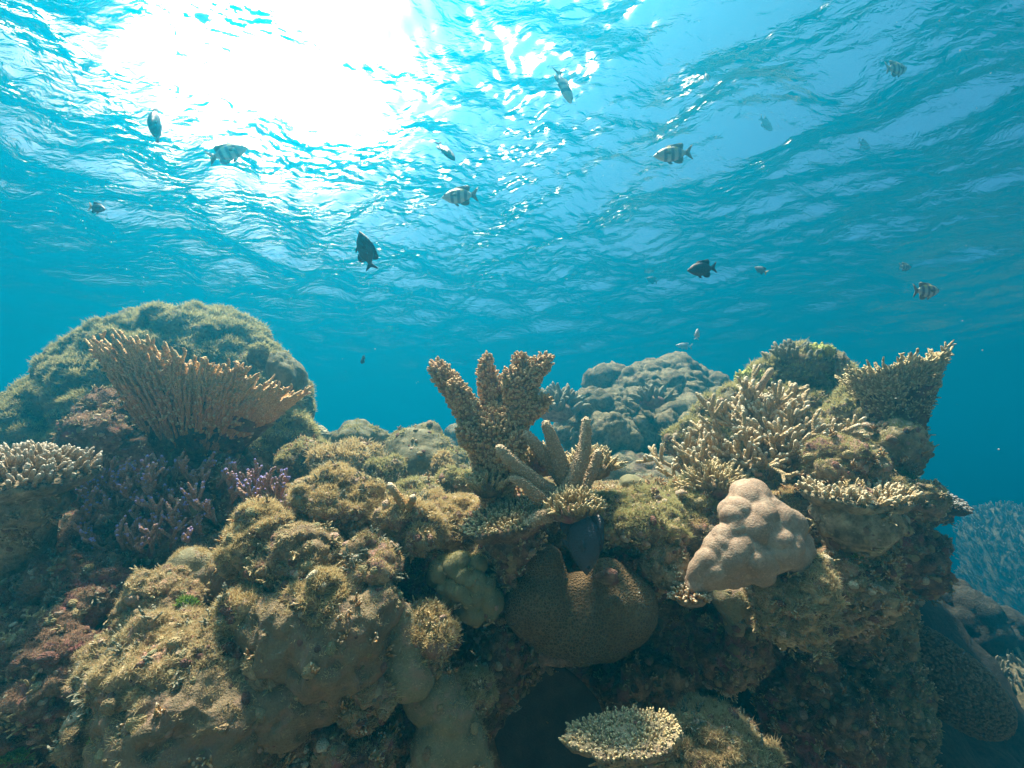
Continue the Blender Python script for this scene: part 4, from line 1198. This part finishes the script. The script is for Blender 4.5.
shaped('smooth_boulder', 'low smooth olive boulder below the large smooth boulder', 'coral', 290, 694, 0.9, [(275, 694, 34, 0), (306, 690, 32, 0), (290, 706, 32, 4), (330, 700, 18, 0)], 'smooth', 0.05, 6, [[('fbm', 0.08, 0.012, 149)], [('fbm', 0.02, 0.003, 150), ('pit', 0.04, 0.012, 155)]], 149, tf=dict(T_SHORT, per_m2=200000, up=0.35, cover=0.0), tfm='turfp')
shaped('smooth_boulder', 'smooth dark boulder under a thick turf cap at lower left', 'coral', 190, 722, 0.86, [(150, 710, 42, 0), (190, 706, 52, 2), (230, 716, 42, 0), (180, 750, 58, 4), (220, 756, 48, 2), (150, 752, 40, 0)], 'smooth', 0.04, 6, [[('fbm', 0.08, 0.014, 151), ('ridge', 0.09, 0.010, 143)], [('fbm', 0.02, 0.003, 152), ('pit', 0.045, 0.014, 158), ('lump', 0.03, 0.005, 148)]], 151, tf=dict(T_SHORT, per_m2=200000, up=0.35, cover=0.0), tfm='turfp')
boulder('algae_rock', 'broad turf cap spread over the smooth dark boulder at lower left', 'coral rock', 182, 664, 0.90, 78, 30, 48, 'pinktan', 18, 153, None, 6, 0.1, dict(T_FLUFF, length=0.012), 'turfp')
boulder('algae_rock', 'rounded pale turf hump above the broad turf cap', 'coral rock', 158, 612, 1.02, 34, 34, 30, 'pinktan', 10, 154, None, 6, 0.1, dict(T_SHORT, cover=0.2), 'turfp')
shaped('smooth_boulder', 'small smooth grey boulder wedged beside the pale outcrop', 'coral', 192, 576, 1.14, [(190, 572, 22, 0), (186, 584, 20, 2), (204, 580, 14, 0)], 'leaf', 0.06, 4, [[('fbm', 0.05, 0.010, 155), ('lump', 0.05, 0.010, 154)], [('pit', 0.03, 0.008, 153)]], 155, tf=dict(T_SHORT, up=0.4, cover=0.02), tfm='turf')
shaped('smooth_boulder', 'dim smooth brown block between the small grey boulder and the pale outcrop', 'coral', 226, 572, 1.14, [(226, 566, 16, 0), (228, 584, 16, 2)], 'smooth', 0.06, 4, [[('fbm', 0.05, 0.010, 156)], [('pit', 0.03, 0.008, 153)]], 156, tf=dict(T_SHORT, up=0.4, cover=0.02), tfm='turf')
boulder('coral_rock', 'rough reddish rock with short turf left of the turf hump', 'coral rock', 66, 604, 1.15, 66, 40, 44, 'maroon', 16, 157, None, 6, 0.1, dict(T_SHORT, cover=0.15), 'turfr')
boulder('coral_rock', 'dark maroon rock mass in the lower left corner', 'coral rock', 36, 700, 1.0, 72, 66, 48, 'maroon', 18, 158, None, 6, 0.1, dict(T_SHORT, cover=0.02), 'turfr')
boulder('coral_rock', 'rust red crusted rock at the bottom left of centre', 'coral rock', 318, 752, 0.92, 62, 38, 40, 'maroon', 16, 159, None, 6, 0.1, dict(T_SHORT, cover=0.02), 'turfp')
shaped('lobed_coral', 'yellow grey lobed coral in the gap left of the brain coral', 'coral', 462, 582, 1.10, [(442, 574, 11, 2), (456, 568, 11, 4), (450, 585, 11, 7), (468, 577, 11, 6), (480, 588, 12, 6), (464, 592, 11, 8), (474, 566, 8, 0), (488, 602, 11, 2), (474, 604, 12, 4), (462, 584, 18, -4)], 'yellowgrey', 0.012, 5, [[('fbm', 0.04, 0.004, 160)], [('lump', 0.034, 0.017, 161)]], 160, tf=dict(T_SHORT, up=0.55, cover=-0.06), tfm='turfg')
shaped('plate_coral', 'upright grey green plate of coral below the round tuft', 'coral', 405, 650, 0.97, [(398, 622, 16, 0), (402, 646, 22, 0), (412, 672, 24, 0), (396, 672, 18, 2)], 'leaf', 0.05, 5, [('fbm', 0.06, 0.008, 161), ('fbm', 0.02, 0.003, 161)], 161, depth=0.7, tf=dict(T_SHORT, per_m2=200000, up=0.35, cover=0.0), tfm='turfp')
boulder('algae_rock', 'slim fuzzy yellow ledge right of the upright plate', 'coral rock', 428, 642, 1.0, 22, 32, 24, 'tan', 10, 162, None, 5, 0.1, T_FLUFF, 'turf')
shaped('plate_coral', 'smooth grey green folded plates stepping down at lower centre', 'coral', 446, 716, 0.98, [(424, 700, 22, 0), (440, 690, 20, 2), (452, 716, 24, 2), (466, 740, 22, 2), (440, 744, 28, 0), (476, 760, 18, 0)], 'leaf', 0.03, 5, [('fbm', 0.05, 0.008, 163), ('fbm', 0.02, 0.003, 163)], 163, depth=0.8, tf=dict(T_SHORT, per_m2=200000, up=0.35, cover=0.0), tfm='turfp')
boulder('algae_rock', 'fuzzy golden rim on the outer edge of the folded plates', 'coral rock', 470, 700, 1.03, 22, 22, 20, 'tan', 10, 164, None, 5, 0.1, T_FLUFF, 'turf')
boulder('coral_rock', 'purple crusted rock right of the yellow grey lobed coral', 'coral rock', 498, 640, 1.2, 30, 48, 30, 'maroon', 14, 165, None, 5, 0.1)
boulder('algae_rock', 'fuzzy mound of turf on the shelf above the brain coral', 'coral rock', 636, 520, 1.24, 52, 24, 36, 'tan', 14, 166, None, 6, 0.1, T_FLUFF, 'turfg')
boulder('algae_rock', 'turfy rise on the shelf between the small dome and the staghorn', 'coral rock', 690, 506, 1.36, 44, 18, 34, 'tan', 12, 167, None, 5, 0.1, T_FLUFF, 'turfg')
boulder('algae_rock', 'knobby fuzzy stone between the brain coral and the lobed coral', 'coral rock', 664, 566, 1.16, 26, 22, 22, 'pinktan', 10, 168, None, 5, 0.1, T_SHORT, 'turfp')
boulder('algae_rock', 'turfy slope of the shelf left of the tall knobbed coral', 'coral rock', 446, 516, 1.34, 40, 16, 34, 'tan', 14, 169, None, 6, 0.1, T_FLUFF, 'turf')
boulder('algae_rock', 'brown shaggy rock below the plates and left of the brain coral', 'coral rock', 500, 572, 1.2, 36, 32, 28, 'tan', 12, 170, None, 5, 0.1, T_SHORT, 'turfp')
table_coral('table_coral', 'half round tan table coral in the dark hollow at the bottom', 624, 736, 0.88, 0.120, 0.055, (-0.12, -0.20, 1), 0.018, 0.0032, 0.0088, 'goldtip', 'column', P(626, 800, 1.15), 0.04, 0.006, 0.04, 0.008, 171, 0.9)
def round_plate(label, px, py, d, rx, ry, normal, mat, seed):
    c = P(px, py, d)
    n = unit(np.array(normal, float))
    a = unit(np.array((1.0, 0, 0)) - n * n[0])
    b = np.cross(n, a)
    th = np.linspace(0, 2 * np.pi, 80, endpoint=False)
    V = []
    rings = [(q, 0.02 * q * q) for q in np.linspace(0.03, 1, 12)] + [(1.015, 0.014), (0.98, 0.004)] + [(q, 0.02 * q * q - 0.014 - 0.05 * (1 - q)) for q in np.linspace(0.9, 0.03, 10)]
    for q, z in rings:
        e = 1 + 0.05 * np.sin(3 * th + seed) + 0.03 * np.sin(5 * th + 2 * seed)
        V.append(c + (rx * q * e * np.cos(th))[:, None] * a + (ry * q * e * np.sin(th))[:, None] * b + z * n)
    V = np.concatenate(V)
    f = grid_faces(80, len(rings), True)
    V = displace(V, f, ('fbm', 0.07, 0.006, seed))
    return tag(make_mesh('plate_coral', V, f, M[mat]), label, 'coral')
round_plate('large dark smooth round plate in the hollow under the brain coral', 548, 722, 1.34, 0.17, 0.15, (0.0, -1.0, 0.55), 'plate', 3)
0 and round_plate('thin grey green shelf plate just under the brain coral', 546, 666, 1.16, 0.085, 0.06, (0.0, -0.30, 1), 'leaf', 5)
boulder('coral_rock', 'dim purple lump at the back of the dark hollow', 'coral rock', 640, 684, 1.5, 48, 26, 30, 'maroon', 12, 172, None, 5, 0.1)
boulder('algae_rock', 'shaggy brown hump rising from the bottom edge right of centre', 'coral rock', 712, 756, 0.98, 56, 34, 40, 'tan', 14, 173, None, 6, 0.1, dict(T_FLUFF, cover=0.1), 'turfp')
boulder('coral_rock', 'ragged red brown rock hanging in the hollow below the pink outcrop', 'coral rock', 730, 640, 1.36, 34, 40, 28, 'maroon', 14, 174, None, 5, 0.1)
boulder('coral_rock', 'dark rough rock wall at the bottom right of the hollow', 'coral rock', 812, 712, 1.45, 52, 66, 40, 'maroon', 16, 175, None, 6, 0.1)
boulder('coral_rock', 'blackish ribbed rock pillar under the right ledge', 'coral rock', 868, 692, 1.62, 40, 92, 40, 'grey', 16, 176, None, 6, 0.1)
boulder('coral_rock', 'shadowed rock shoulder below the dark red rock', 'coral rock', 876, 612, 1.55, 32, 40, 34, 'grey', 12, 177, None, 5, 0.1)
def sausage():
    d = 1.6
    t = thing('bumpy_coral', P(912, 640, d), 'thick bumpy brown arm of coral pointing down to the right', 'coral')
    g = Geo()
    path = cr(np.array([P(905, 640, d + 0.05), P(930, 662, d), P(958, 690, d - 0.03), P(982, 712, d - 0.04)]), np.linspace(0, 3, 24))
    tube(g, path, np.interp(np.linspace(0, 3, 24), range(4), (22, 28, 32, 24)) * d / F, 40, None, 0.0, 2)
    v, fs, tp = g.arrays()
    ft = np.concatenate([tris_of(x) for x in fs])
    p, m = sample(v, ft, 2600, 8)
    fingers(g, p - m * 0.002, m + 0.3 * np.random.RandomState(2).normal(size=p.shape), 0.012, 0.0058, 0.0046, 6, 0.1, 5, t0=0.1)
    g.build('bumpy_arm', M['elkdark'], t)
M['elkdark'] = branch_mat('dark_brown_bumps', (0.09, 0.065, 0.045), (0.15, 0.11, 0.07), (0.25, 0.20, 0.13), 0.5, 1.0)
sausage()

# ------------------------------------------------------------------ far right: the next slope, blue with distance
def far_slope():
    for label, px, py, d, rx, ry, rd, sd, nf, fl, fr in (('hazy distant slope covered with upright pale fingers at the right edge', 1098, 640, 8.0, 112, 152, 100, 181, 14000, 0.12, 0.017),
                                          ('nearer hazy slope of pale finger coral in the lower right corner', 1052, 772, 2.7, 92, 110, 80, 182, 4500, 0.05, 0.009)):
        s = d / F
        c, r, sc = ball_cluster((0, 0, 0), 1, 1, 1, 12, sd)
        v, f = lobe_body(c, r, 0.1, 5, (0, 0, 0))
        v = v * np.array((rx, rd, ry)) * s + P(px, py, d)
        v = displace(v, f, ('fbm', 0.4, 0.10, sd), ('lump', 0.32, 0.14, sd + 1))
        t = thing('coral_slope', (P(px, py, d)[0], P(px, py, d)[1], v[:, 2].min()), label, 'coral slope')
        part('rock', v, f, M['far'], t)
        p, m = sample(v, f, nf, sd, lambda p, m: smooth(-0.5, 0.2, m[:, 2] * 0.6 - m[:, 1] * 0.6))
        g = Geo()
        rng = np.random.RandomState(sd)
        fingers(g, p, m * 0.6 + (0, 0, 0.9) + 0.2 * rng.normal(size=p.shape), fl * rng.uniform(0.6, 1.3, len(p)), fr, fr * 0.7, 6, 0.15, sd)
        o = g.build('finger_branches', M['slope'], t)
        o['kind'] = 'stuff'
far_slope()
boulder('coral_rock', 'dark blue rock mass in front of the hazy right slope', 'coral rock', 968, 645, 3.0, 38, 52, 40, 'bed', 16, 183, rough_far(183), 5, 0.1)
0 and boulder('coral_mound', 'pale hazy knob of coral at the right edge above the dark rock mass', 'coral mound', 1018, 572, 3.3, 26, 40, 26, 'far', 14, 184, cauli(184), 5, 0.08)

boulder('algae_rock', 'small fuzzy stone lodged against the left end of the large smooth boulder', 'coral rock', 244, 612, 0.93, 22, 20, 18, 'pinktan', 10, 201, None, 5, 0.1, T_FLUFF, 'turf')
boulder('coral_rock', 'crusted brown wedge between the large smooth boulder and the low olive one', 'coral rock', 258, 668, 0.90, 36, 18, 24, 'tan', 12, 202, None, 5, 0.1, T_SHORT, 'turfp')
boulder('algae_rock', 'pale tufted crust on the lower right side of the large smooth boulder', 'coral rock', 366, 700, 0.92, 26, 24, 20, 'pinktan', 12, 203, None, 5, 0.1, T_FLUFF, 'turfp')
boulder('algae_rock', 'small turf knob left of the broad turf cap', 'coral rock', 108, 668, 0.95, 26, 24, 20, 'tan', 10, 204, None, 5, 0.1, T_FLUFF, 'turfp')
boulder('coral_rock', 'rough dark stone at the bottom edge left of the smooth dark boulder', 'coral rock', 112, 740, 0.9, 34, 34, 26, 'tan', 12, 205, None, 5, 0.1, T_SHORT, 'turfp')
weed('seaweed_tuft', 'bright green weed on the left face of the turf hump', 186, 606, 0.99, 12, 480, 0.0080, 191)
weed('seaweed_tuft', 'bright green weed low at the bottom left beside the smooth dark boulder', 106, 744, 0.82, 16, 640, 0.0090, 192)
weed('seaweed_tuft', 'green weed between the lobed coral and the stalked table coral', 816, 576, 1.10, 12, 480, 0.0070, 193)
weed('seaweed_tuft', 'green weed on the fuzzy mound above the brain coral', 632, 514, 1.18, 8, 280, 0.0060, 194)
weed('seaweed_tuft', 'tiny green weed on the speckled rough rock at the right', 858, 558, 1.1, 6, 240, 0.0050, 195)
weed('seaweed_tuft', 'green weed in the bottom left corner of the maroon rock', 14, 762, 0.9, 16, 480, 0.0090, 196)

def marine_snow():
    rng = np.random.RandomState(401)
    n = 150
    d = rng.uniform(0.7, 3.2, n)
    p = np.array([P(x, y, z) for x, y, z in zip(rng.uniform(-60, 1090, n), rng.uniform(20, 720, n), d)])
    iv, itri = ico(2)
    r = rng.uniform(0.0006, 0.0017, n)
    V = (p[:, None] + iv[None] * r[:, None, None] * rng.uniform(0.6, 1.4, (n, 1, 3))).reshape(-1, 3)
    m = NT('drifting_specks')
    tag(make_mesh('marine_snow', V, (itri[None] + (np.arange(n) * len(iv))[:, None, None]).reshape(-1, 3), surface(m, (0.6, 0.6, 0.55, 1), None, transl=0.4)), 'pale specks drifting in the water', None, None, 'stuff')
marine_snow()
# ------------------------------------------------------------------ fish
def fish_mat(name, kind):
    m = NT(name)
    tc = m.n('TexCoord')
    xyz = m.n('SeparateXYZ', Vector=tc.outputs['Object'])
    n = m.n('TexNoise', Vector=tc.outputs['Object'], Scale=60.0, Detail=2.0)
    if kind == 'striped':
        u = m.math('ADD', xyz.outputs[0], 0.5)
        bars = m.ramp(u, [(0.0, 0.0), (0.10, 0.0), (0.13, 1.0), (0.17, 1.0), (0.20, 0.0), (0.28, 0.0), (0.31, 1.0), (0.36, 1.0), (0.39, 0.0), (0.46, 0.0), (0.49, 1.0), (0.54, 1.0), (0.57, 0.0), (0.64, 0.0), (0.67, 1.0), (0.72, 1.0), (0.75, 0.0)])
        top = m.ramp(m.math('ADD', m.math('MULTIPLY', xyz.outputs[2], 1.8), 0.5), [(0.15, (0.52, 0.58, 0.60)), (0.55, (0.42, 0.50, 0.50)), (0.80, (0.50, 0.50, 0.16)), (1.0, (0.20, 0.24, 0.18))])
        c = m.mix(bars, top, (0.15, 0.19, 0.25))
    elif kind == 'yellowtail':
        c = m.ramp(m.math('ADD', xyz.outputs[0], 0.5), [(0.08, (0.55, 0.42, 0.08)), (0.2, (0.08, 0.09, 0.11)), (1.0, (0.10, 0.11, 0.13))])
    elif kind == 'fin':
        c = m.mix(n.outputs[0], (0.16, 0.19, 0.18), (0.30, 0.32, 0.28))
    elif kind == 'yellowfin':
        c = m.mix(n.outputs[0], (0.48, 0.36, 0.07), (0.60, 0.48, 0.14))
    elif kind == 'darkfin':
        c = m.mix(n.outputs[0], (0.035, 0.04, 0.05), (0.07, 0.075, 0.09))
    elif kind == 'pale':
        c = m.ramp(m.math('ADD', m.math('MULTIPLY', xyz.outputs[2], 1.8), 0.5), [(0.2, (0.70, 0.74, 0.74)), (0.9, (0.36, 0.44, 0.46))])
    elif kind == 'palefin':
        c = m.mix(n.outputs[0], (0.45, 0.50, 0.50), (0.60, 0.64, 0.62))
    else:
        c = m.mix(n.outputs[0], (0.018, 0.02, 0.027), (0.05, 0.052, 0.065))
    vo = m.n('TexVoronoi', Vector=tc.outputs['Object'], Scale=42.0)
    mm = surface(m, c, vo.outputs['Distance'], 0.0015, 0.45, 0.5, 0.35 if 'fin' in kind else None)
    return mm
FM = {k: fish_mat(k + '_fish_skin', k) for k in ('striped', 'yellowtail', 'fin', 'yellowfin', 'dark', 'darkfin', 'pale', 'palefin')}
FM['eye'] = skin_mat('fish_eye', (0.01, 0.01, 0.012), (0.015, 0.015, 0.02))
def prism(pts, y0, th, rows=1):
    p = np.array(pts, float)
    n = len(p)
    V = np.concatenate([np.stack([p[:, 0], np.full(n, y0 - th), p[:, 1]], 1), np.stack([p[:, 0], np.full(n, y0 + th), p[:, 1]], 1)])
    c0, c1 = V[:n].mean(0), V[n:].mean(0)
    V = np.concatenate([V, [c0, c1]])
    i = np.arange(n)
    j = (i + 1) % n
    T = np.concatenate([np.stack([np.full(n, 2 * n), i, j], 1), np.stack([np.full(n, 2 * n + 1), j + n, i + n], 1)])
    Q = np.stack([i, i + n, j + n, j], 1)
    return V, [Q, T]
def make_fish(name, hh, skin, fin, tail_fork=0.5, tailskin=None):
    """unit fish one length long, snout at +x; the body is the thing, its fins and eyes are children"""
    xs = np.array([0.5, 0.485, 0.45, 0.38, 0.28, 0.15, 0.0, -0.12, -0.22, -0.28, -0.33])
    top = np.array([0.02, 0.10, 0.24, 0.50, 0.80, 0.98, 1.0, 0.86, 0.58, 0.34, 0.24]) * hh
    bot = np.array([0.02, 0.10, 0.22, 0.46, 0.76, 0.95, 0.98, 0.84, 0.56, 0.32, 0.22]) * hh
    wid = np.array([0.008, 0.02, 0.042, 0.070, 0.088, 0.090, 0.082, 0.066, 0.044, 0.026, 0.014])
    u = np.linspace(0, 10, 34)
    xs, top, bot, wid = (cr(a[:, None], u)[:, 0] for a in (xs, top, bot, wid))
    th = np.linspace(0, 2 * np.pi, 20, endpoint=False)
    V = np.concatenate([np.stack([np.full(20, x), w * np.cos(th), np.where(np.sin(th) > 0, t, b) * np.sin(th)], 1) for x, t, b, w in zip(xs, top, bot, wid)])
    V = np.concatenate([V, [(0.505, 0, 0), (-0.335, 0, 0)]])
    Q = grid_faces(20, 34, True)
    i = np.arange(20)
    j = (i + 1) % 20
    T = np.concatenate([np.stack([np.full(20, 680), j, i], 1), np.stack([np.full(20, 681), 660 + i, 660 + j], 1)])
    body = make_mesh(name, V, [Q, T], FM[skin])
    def add(nm, pts, y0=0.0, thk=0.006, m=None):
        v, f = prism(pts, y0, thk)
        o = make_mesh(nm, v, f, FM[m or fin], body)
        return o
    k = tail_fork
    add('tail_fin', [(-0.30, 0.05), (-0.36, 0.09), (-0.44, 0.17), (-0.50, 0.21), (-0.46, 0.10), (-0.42, 0.02 * (1 - k)), (-0.42, -0.02 * (1 - k)), (-0.46, -0.10), (-0.50, -0.20), (-0.44, -0.16), (-0.36, -0.09), (-0.30, -0.05)], m=tailskin)
    add('dorsal_fin', [(0.22, hh * 0.80), (0.17, hh * 1.10), (0.08, hh * 1.22), (-0.02, hh * 1.26), (-0.12, hh * 1.30), (-0.20, hh * 1.36), (-0.27, hh * 1.16), (-0.25, hh * 0.55), (-0.15, hh * 0.72), (0.0, hh * 0.90)])
    add('anal_fin', [(0.0, -hh * 0.9), (-0.06, -hh * 1.22), (-0.14, -hh * 1.34), (-0.22, -hh * 1.30), (-0.26, -hh * 0.95), (-0.25, -hh * 0.5), (-0.14, -hh * 0.70)])
    add('pelvic_fin', [(0.17, -hh * 0.85), (0.10, -hh * 1.28), (0.02, -hh * 1.34), (0.06, -hh * 0.92)])
    for sgn in (-1, 1):
        o = add('pectoral_fin', [(0.24, 0.0), (0.18, 0.035), (0.08, 0.04), (0.05, 0.0), (0.08, -0.05), (0.17, -0.035)], sgn * 0.098, 0.003)
        v, f = ico(2)
        make_mesh('eye', v * np.array((0.024, 0.010, 0.024)) + (0.40, sgn * 0.060, hh * 0.20), f, FM['eye'], body)
    return body
PROTO = {'striped': make_fish('striped_fish', 0.20, 'striped', 'fin', 0.6),
         'yellowtail': make_fish('damselfish', 0.20, 'yellowtail', 'darkfin', 0.4, 'yellowfin'),
         'dark': make_fish('damselfish', 0.235, 'dark', 'darkfin', 0.4),
         'pale': make_fish('slender_fish', 0.165, 'pale', 'palefin', 0.8)}
used_proto = set()
def fish(kind, label, px, py, d, length_px, head, up, cat, group=None, stretch=1.0):
    """head and up are (right, up, away) in the camera's frame"""
    src = PROTO[kind]
    if kind in used_proto:
        o = src.copy()
        COL.objects.link(o)
        for ch in src.children:
            c = ch.copy()
            COL.objects.link(c)
            c.parent = o
    else:
        o = src
        used_proto.add(kind)
    to_w = lambda q: q[0] * RT + q[1] * UP + q[2] * FW
    x = unit(to_w(head))
    z = to_w(up)
    z = unit(z - x * np.dot(x, z))
    y = np.cross(z, x)
    s = length_px * d / F
    m = np.eye(4)
    m[:3, 0], m[:3, 1], m[:3, 2] = x * s, y * s, z * s
    m[:3, 3] = P(px, py, d)
    o.matrix_world = Matrix(m.tolist())
    tag(o, label, cat, group)
    return o
G = 'striped fish swimming above the reef'
GD = 'dark fish swimming above the reef'
GS = 'pale slender fish near the surface'
fish('pale', 'pale ghostly fish in the sun glare at the top left', 203, 18, 2.1, 27, (-0.85, 0.45, 0.2), (0.3, 1, 0), 'fish', GS)
fish('dark', 'blue silhouetted fish seen head on below the sun glare', 156, 125, 1.6, 52, (0.60, -0.55, -1.0), (0, 1, 0), 'fish', GD)
fish('striped', 'striped fish heading up to the right under the sun glare', 228, 153, 1.6, 39, (0.86, 0.42, 0.25), (-0.4, 1, 0), 'fish', G)
fish('yellowtail', 'small dark yellow tailed fish alone at the left above the big mound', 97, 208, 1.7, 22, (0.95, -0.2, -0.2), (0.2, 1, 0), 'fish', GD)
fish('dark', 'dark damselfish standing nearly upright between the sun and the tall knobbed coral', 366, 251, 1.35, 38, (-0.22, 0.95, -0.35), (0.9, 0.2, -0.35), 'fish', GD)
fish('dark', 'tiny dark fish low over the gap between the big mound and the tall knobbed coral', 363, 360, 2.6, 13, (-0.5, -0.4, 0.6), (0, 1, 0), 'fish', GD)
fish('dark', 'thin fish seen from below slanting down right near the centre top', 446, 151, 1.7, 28, (0.62, -0.70, -0.1), (0.55, 0.45, 0.75), 'fish', GD)
fish('striped', 'fish diving nose down with forked tail raised at the top centre', 564, 86, 1.5, 40, (0.34, -0.92, -0.1), (0.72, 0.3, 0.70), 'fish', G)
fish('striped', 'striped fish heading left just left of centre', 460, 196, 1.5, 38, (-0.98, -0.02, 0.15), (0.1, 1, 0), 'fish', G)
fish('striped', 'striped fish heading left over the centre right of the picture', 673, 154, 1.5, 38, (-0.98, -0.03, 0.15), (0, 1, 0), 'fish', G)
fish('pale', 'small pale fish turned away above the striped centre right fish', 707, 77, 2.2, 22, (0.35, 0.45, 0.75), (-0.4, 1, 0), 'fish', GS)
fish('striped', 'bluish striped fish near the top right corner', 896, 69, 1.8, 31, (0.92, 0.15, 0.3), (-0.15, 1, 0), 'fish', G)
fish('dark', 'black damselfish heading left above the hazy skyline mound', 702, 269, 1.45, 29, (-0.96, -0.08, 0.1), (0, 1, 0), 'fish', GD)
fish('yellowtail', 'tiny dark blue fish to the right of the black damselfish', 761, 270, 2.8, 14, (-0.5, 0.5, 0.5), (0, 1, 0), 'fish', GD)
fish('striped', 'tiny pale striped fish just above the large right hand striped fish', 905, 267, 2.6, 17, (0.95, 0.0, 0.3), (0, 1, 0), 'fish', G)
fish('striped', 'large boldly striped fish heading right above the raised table coral', 926, 291, 1.4, 33, (0.97, 0.02, 0.2), (0, 1, 0), 'fish', G)
fish('dark', 'very faint far fish left of the black damselfish', 652, 280, 5.0, 12, (-0.9, 0.4, 0.2), (0, 1, 0), 'fish', GD)
fish('pale', 'tiny pale upright fish just above the skyline mound', 697, 334, 3.6, 12, (0.2, 0.95, 0.2), (1, 0, 0), 'fish', GS)
fish('pale', 'faint slender far fish lying level above the left part of the skyline mound', 684, 346, 5.5, 16, (-0.97, 0.1, 0.2), (0, 1, 0), 'fish', GS)
fish('dark', 'faint far fish high between the two upper right striped fish', 766, 124, 4.2, 20, (0.8, -0.5, 0.3), (0, 1, 0), 'fish', GD)
fish('dark', 'faint far fish below the bluish striped corner fish', 864, 145, 4.4, 18, (0.9, -0.3, 0.3), (0, 1, 0), 'fish', GD)
fish('pale', 'faint thin far fish slanting in open water at the right', 864, 211, 4.6, 14, (0.5, -0.8, 0.3), (0, 1, 0), 'fish', GS)
fish('dark', 'large dark damselfish pointing nose down at the notch of the brain coral', 583, 536, 1.02, 72, (0.05, -0.94, -0.34), (0.92, 0.0, -0.40), 'fish', GD)
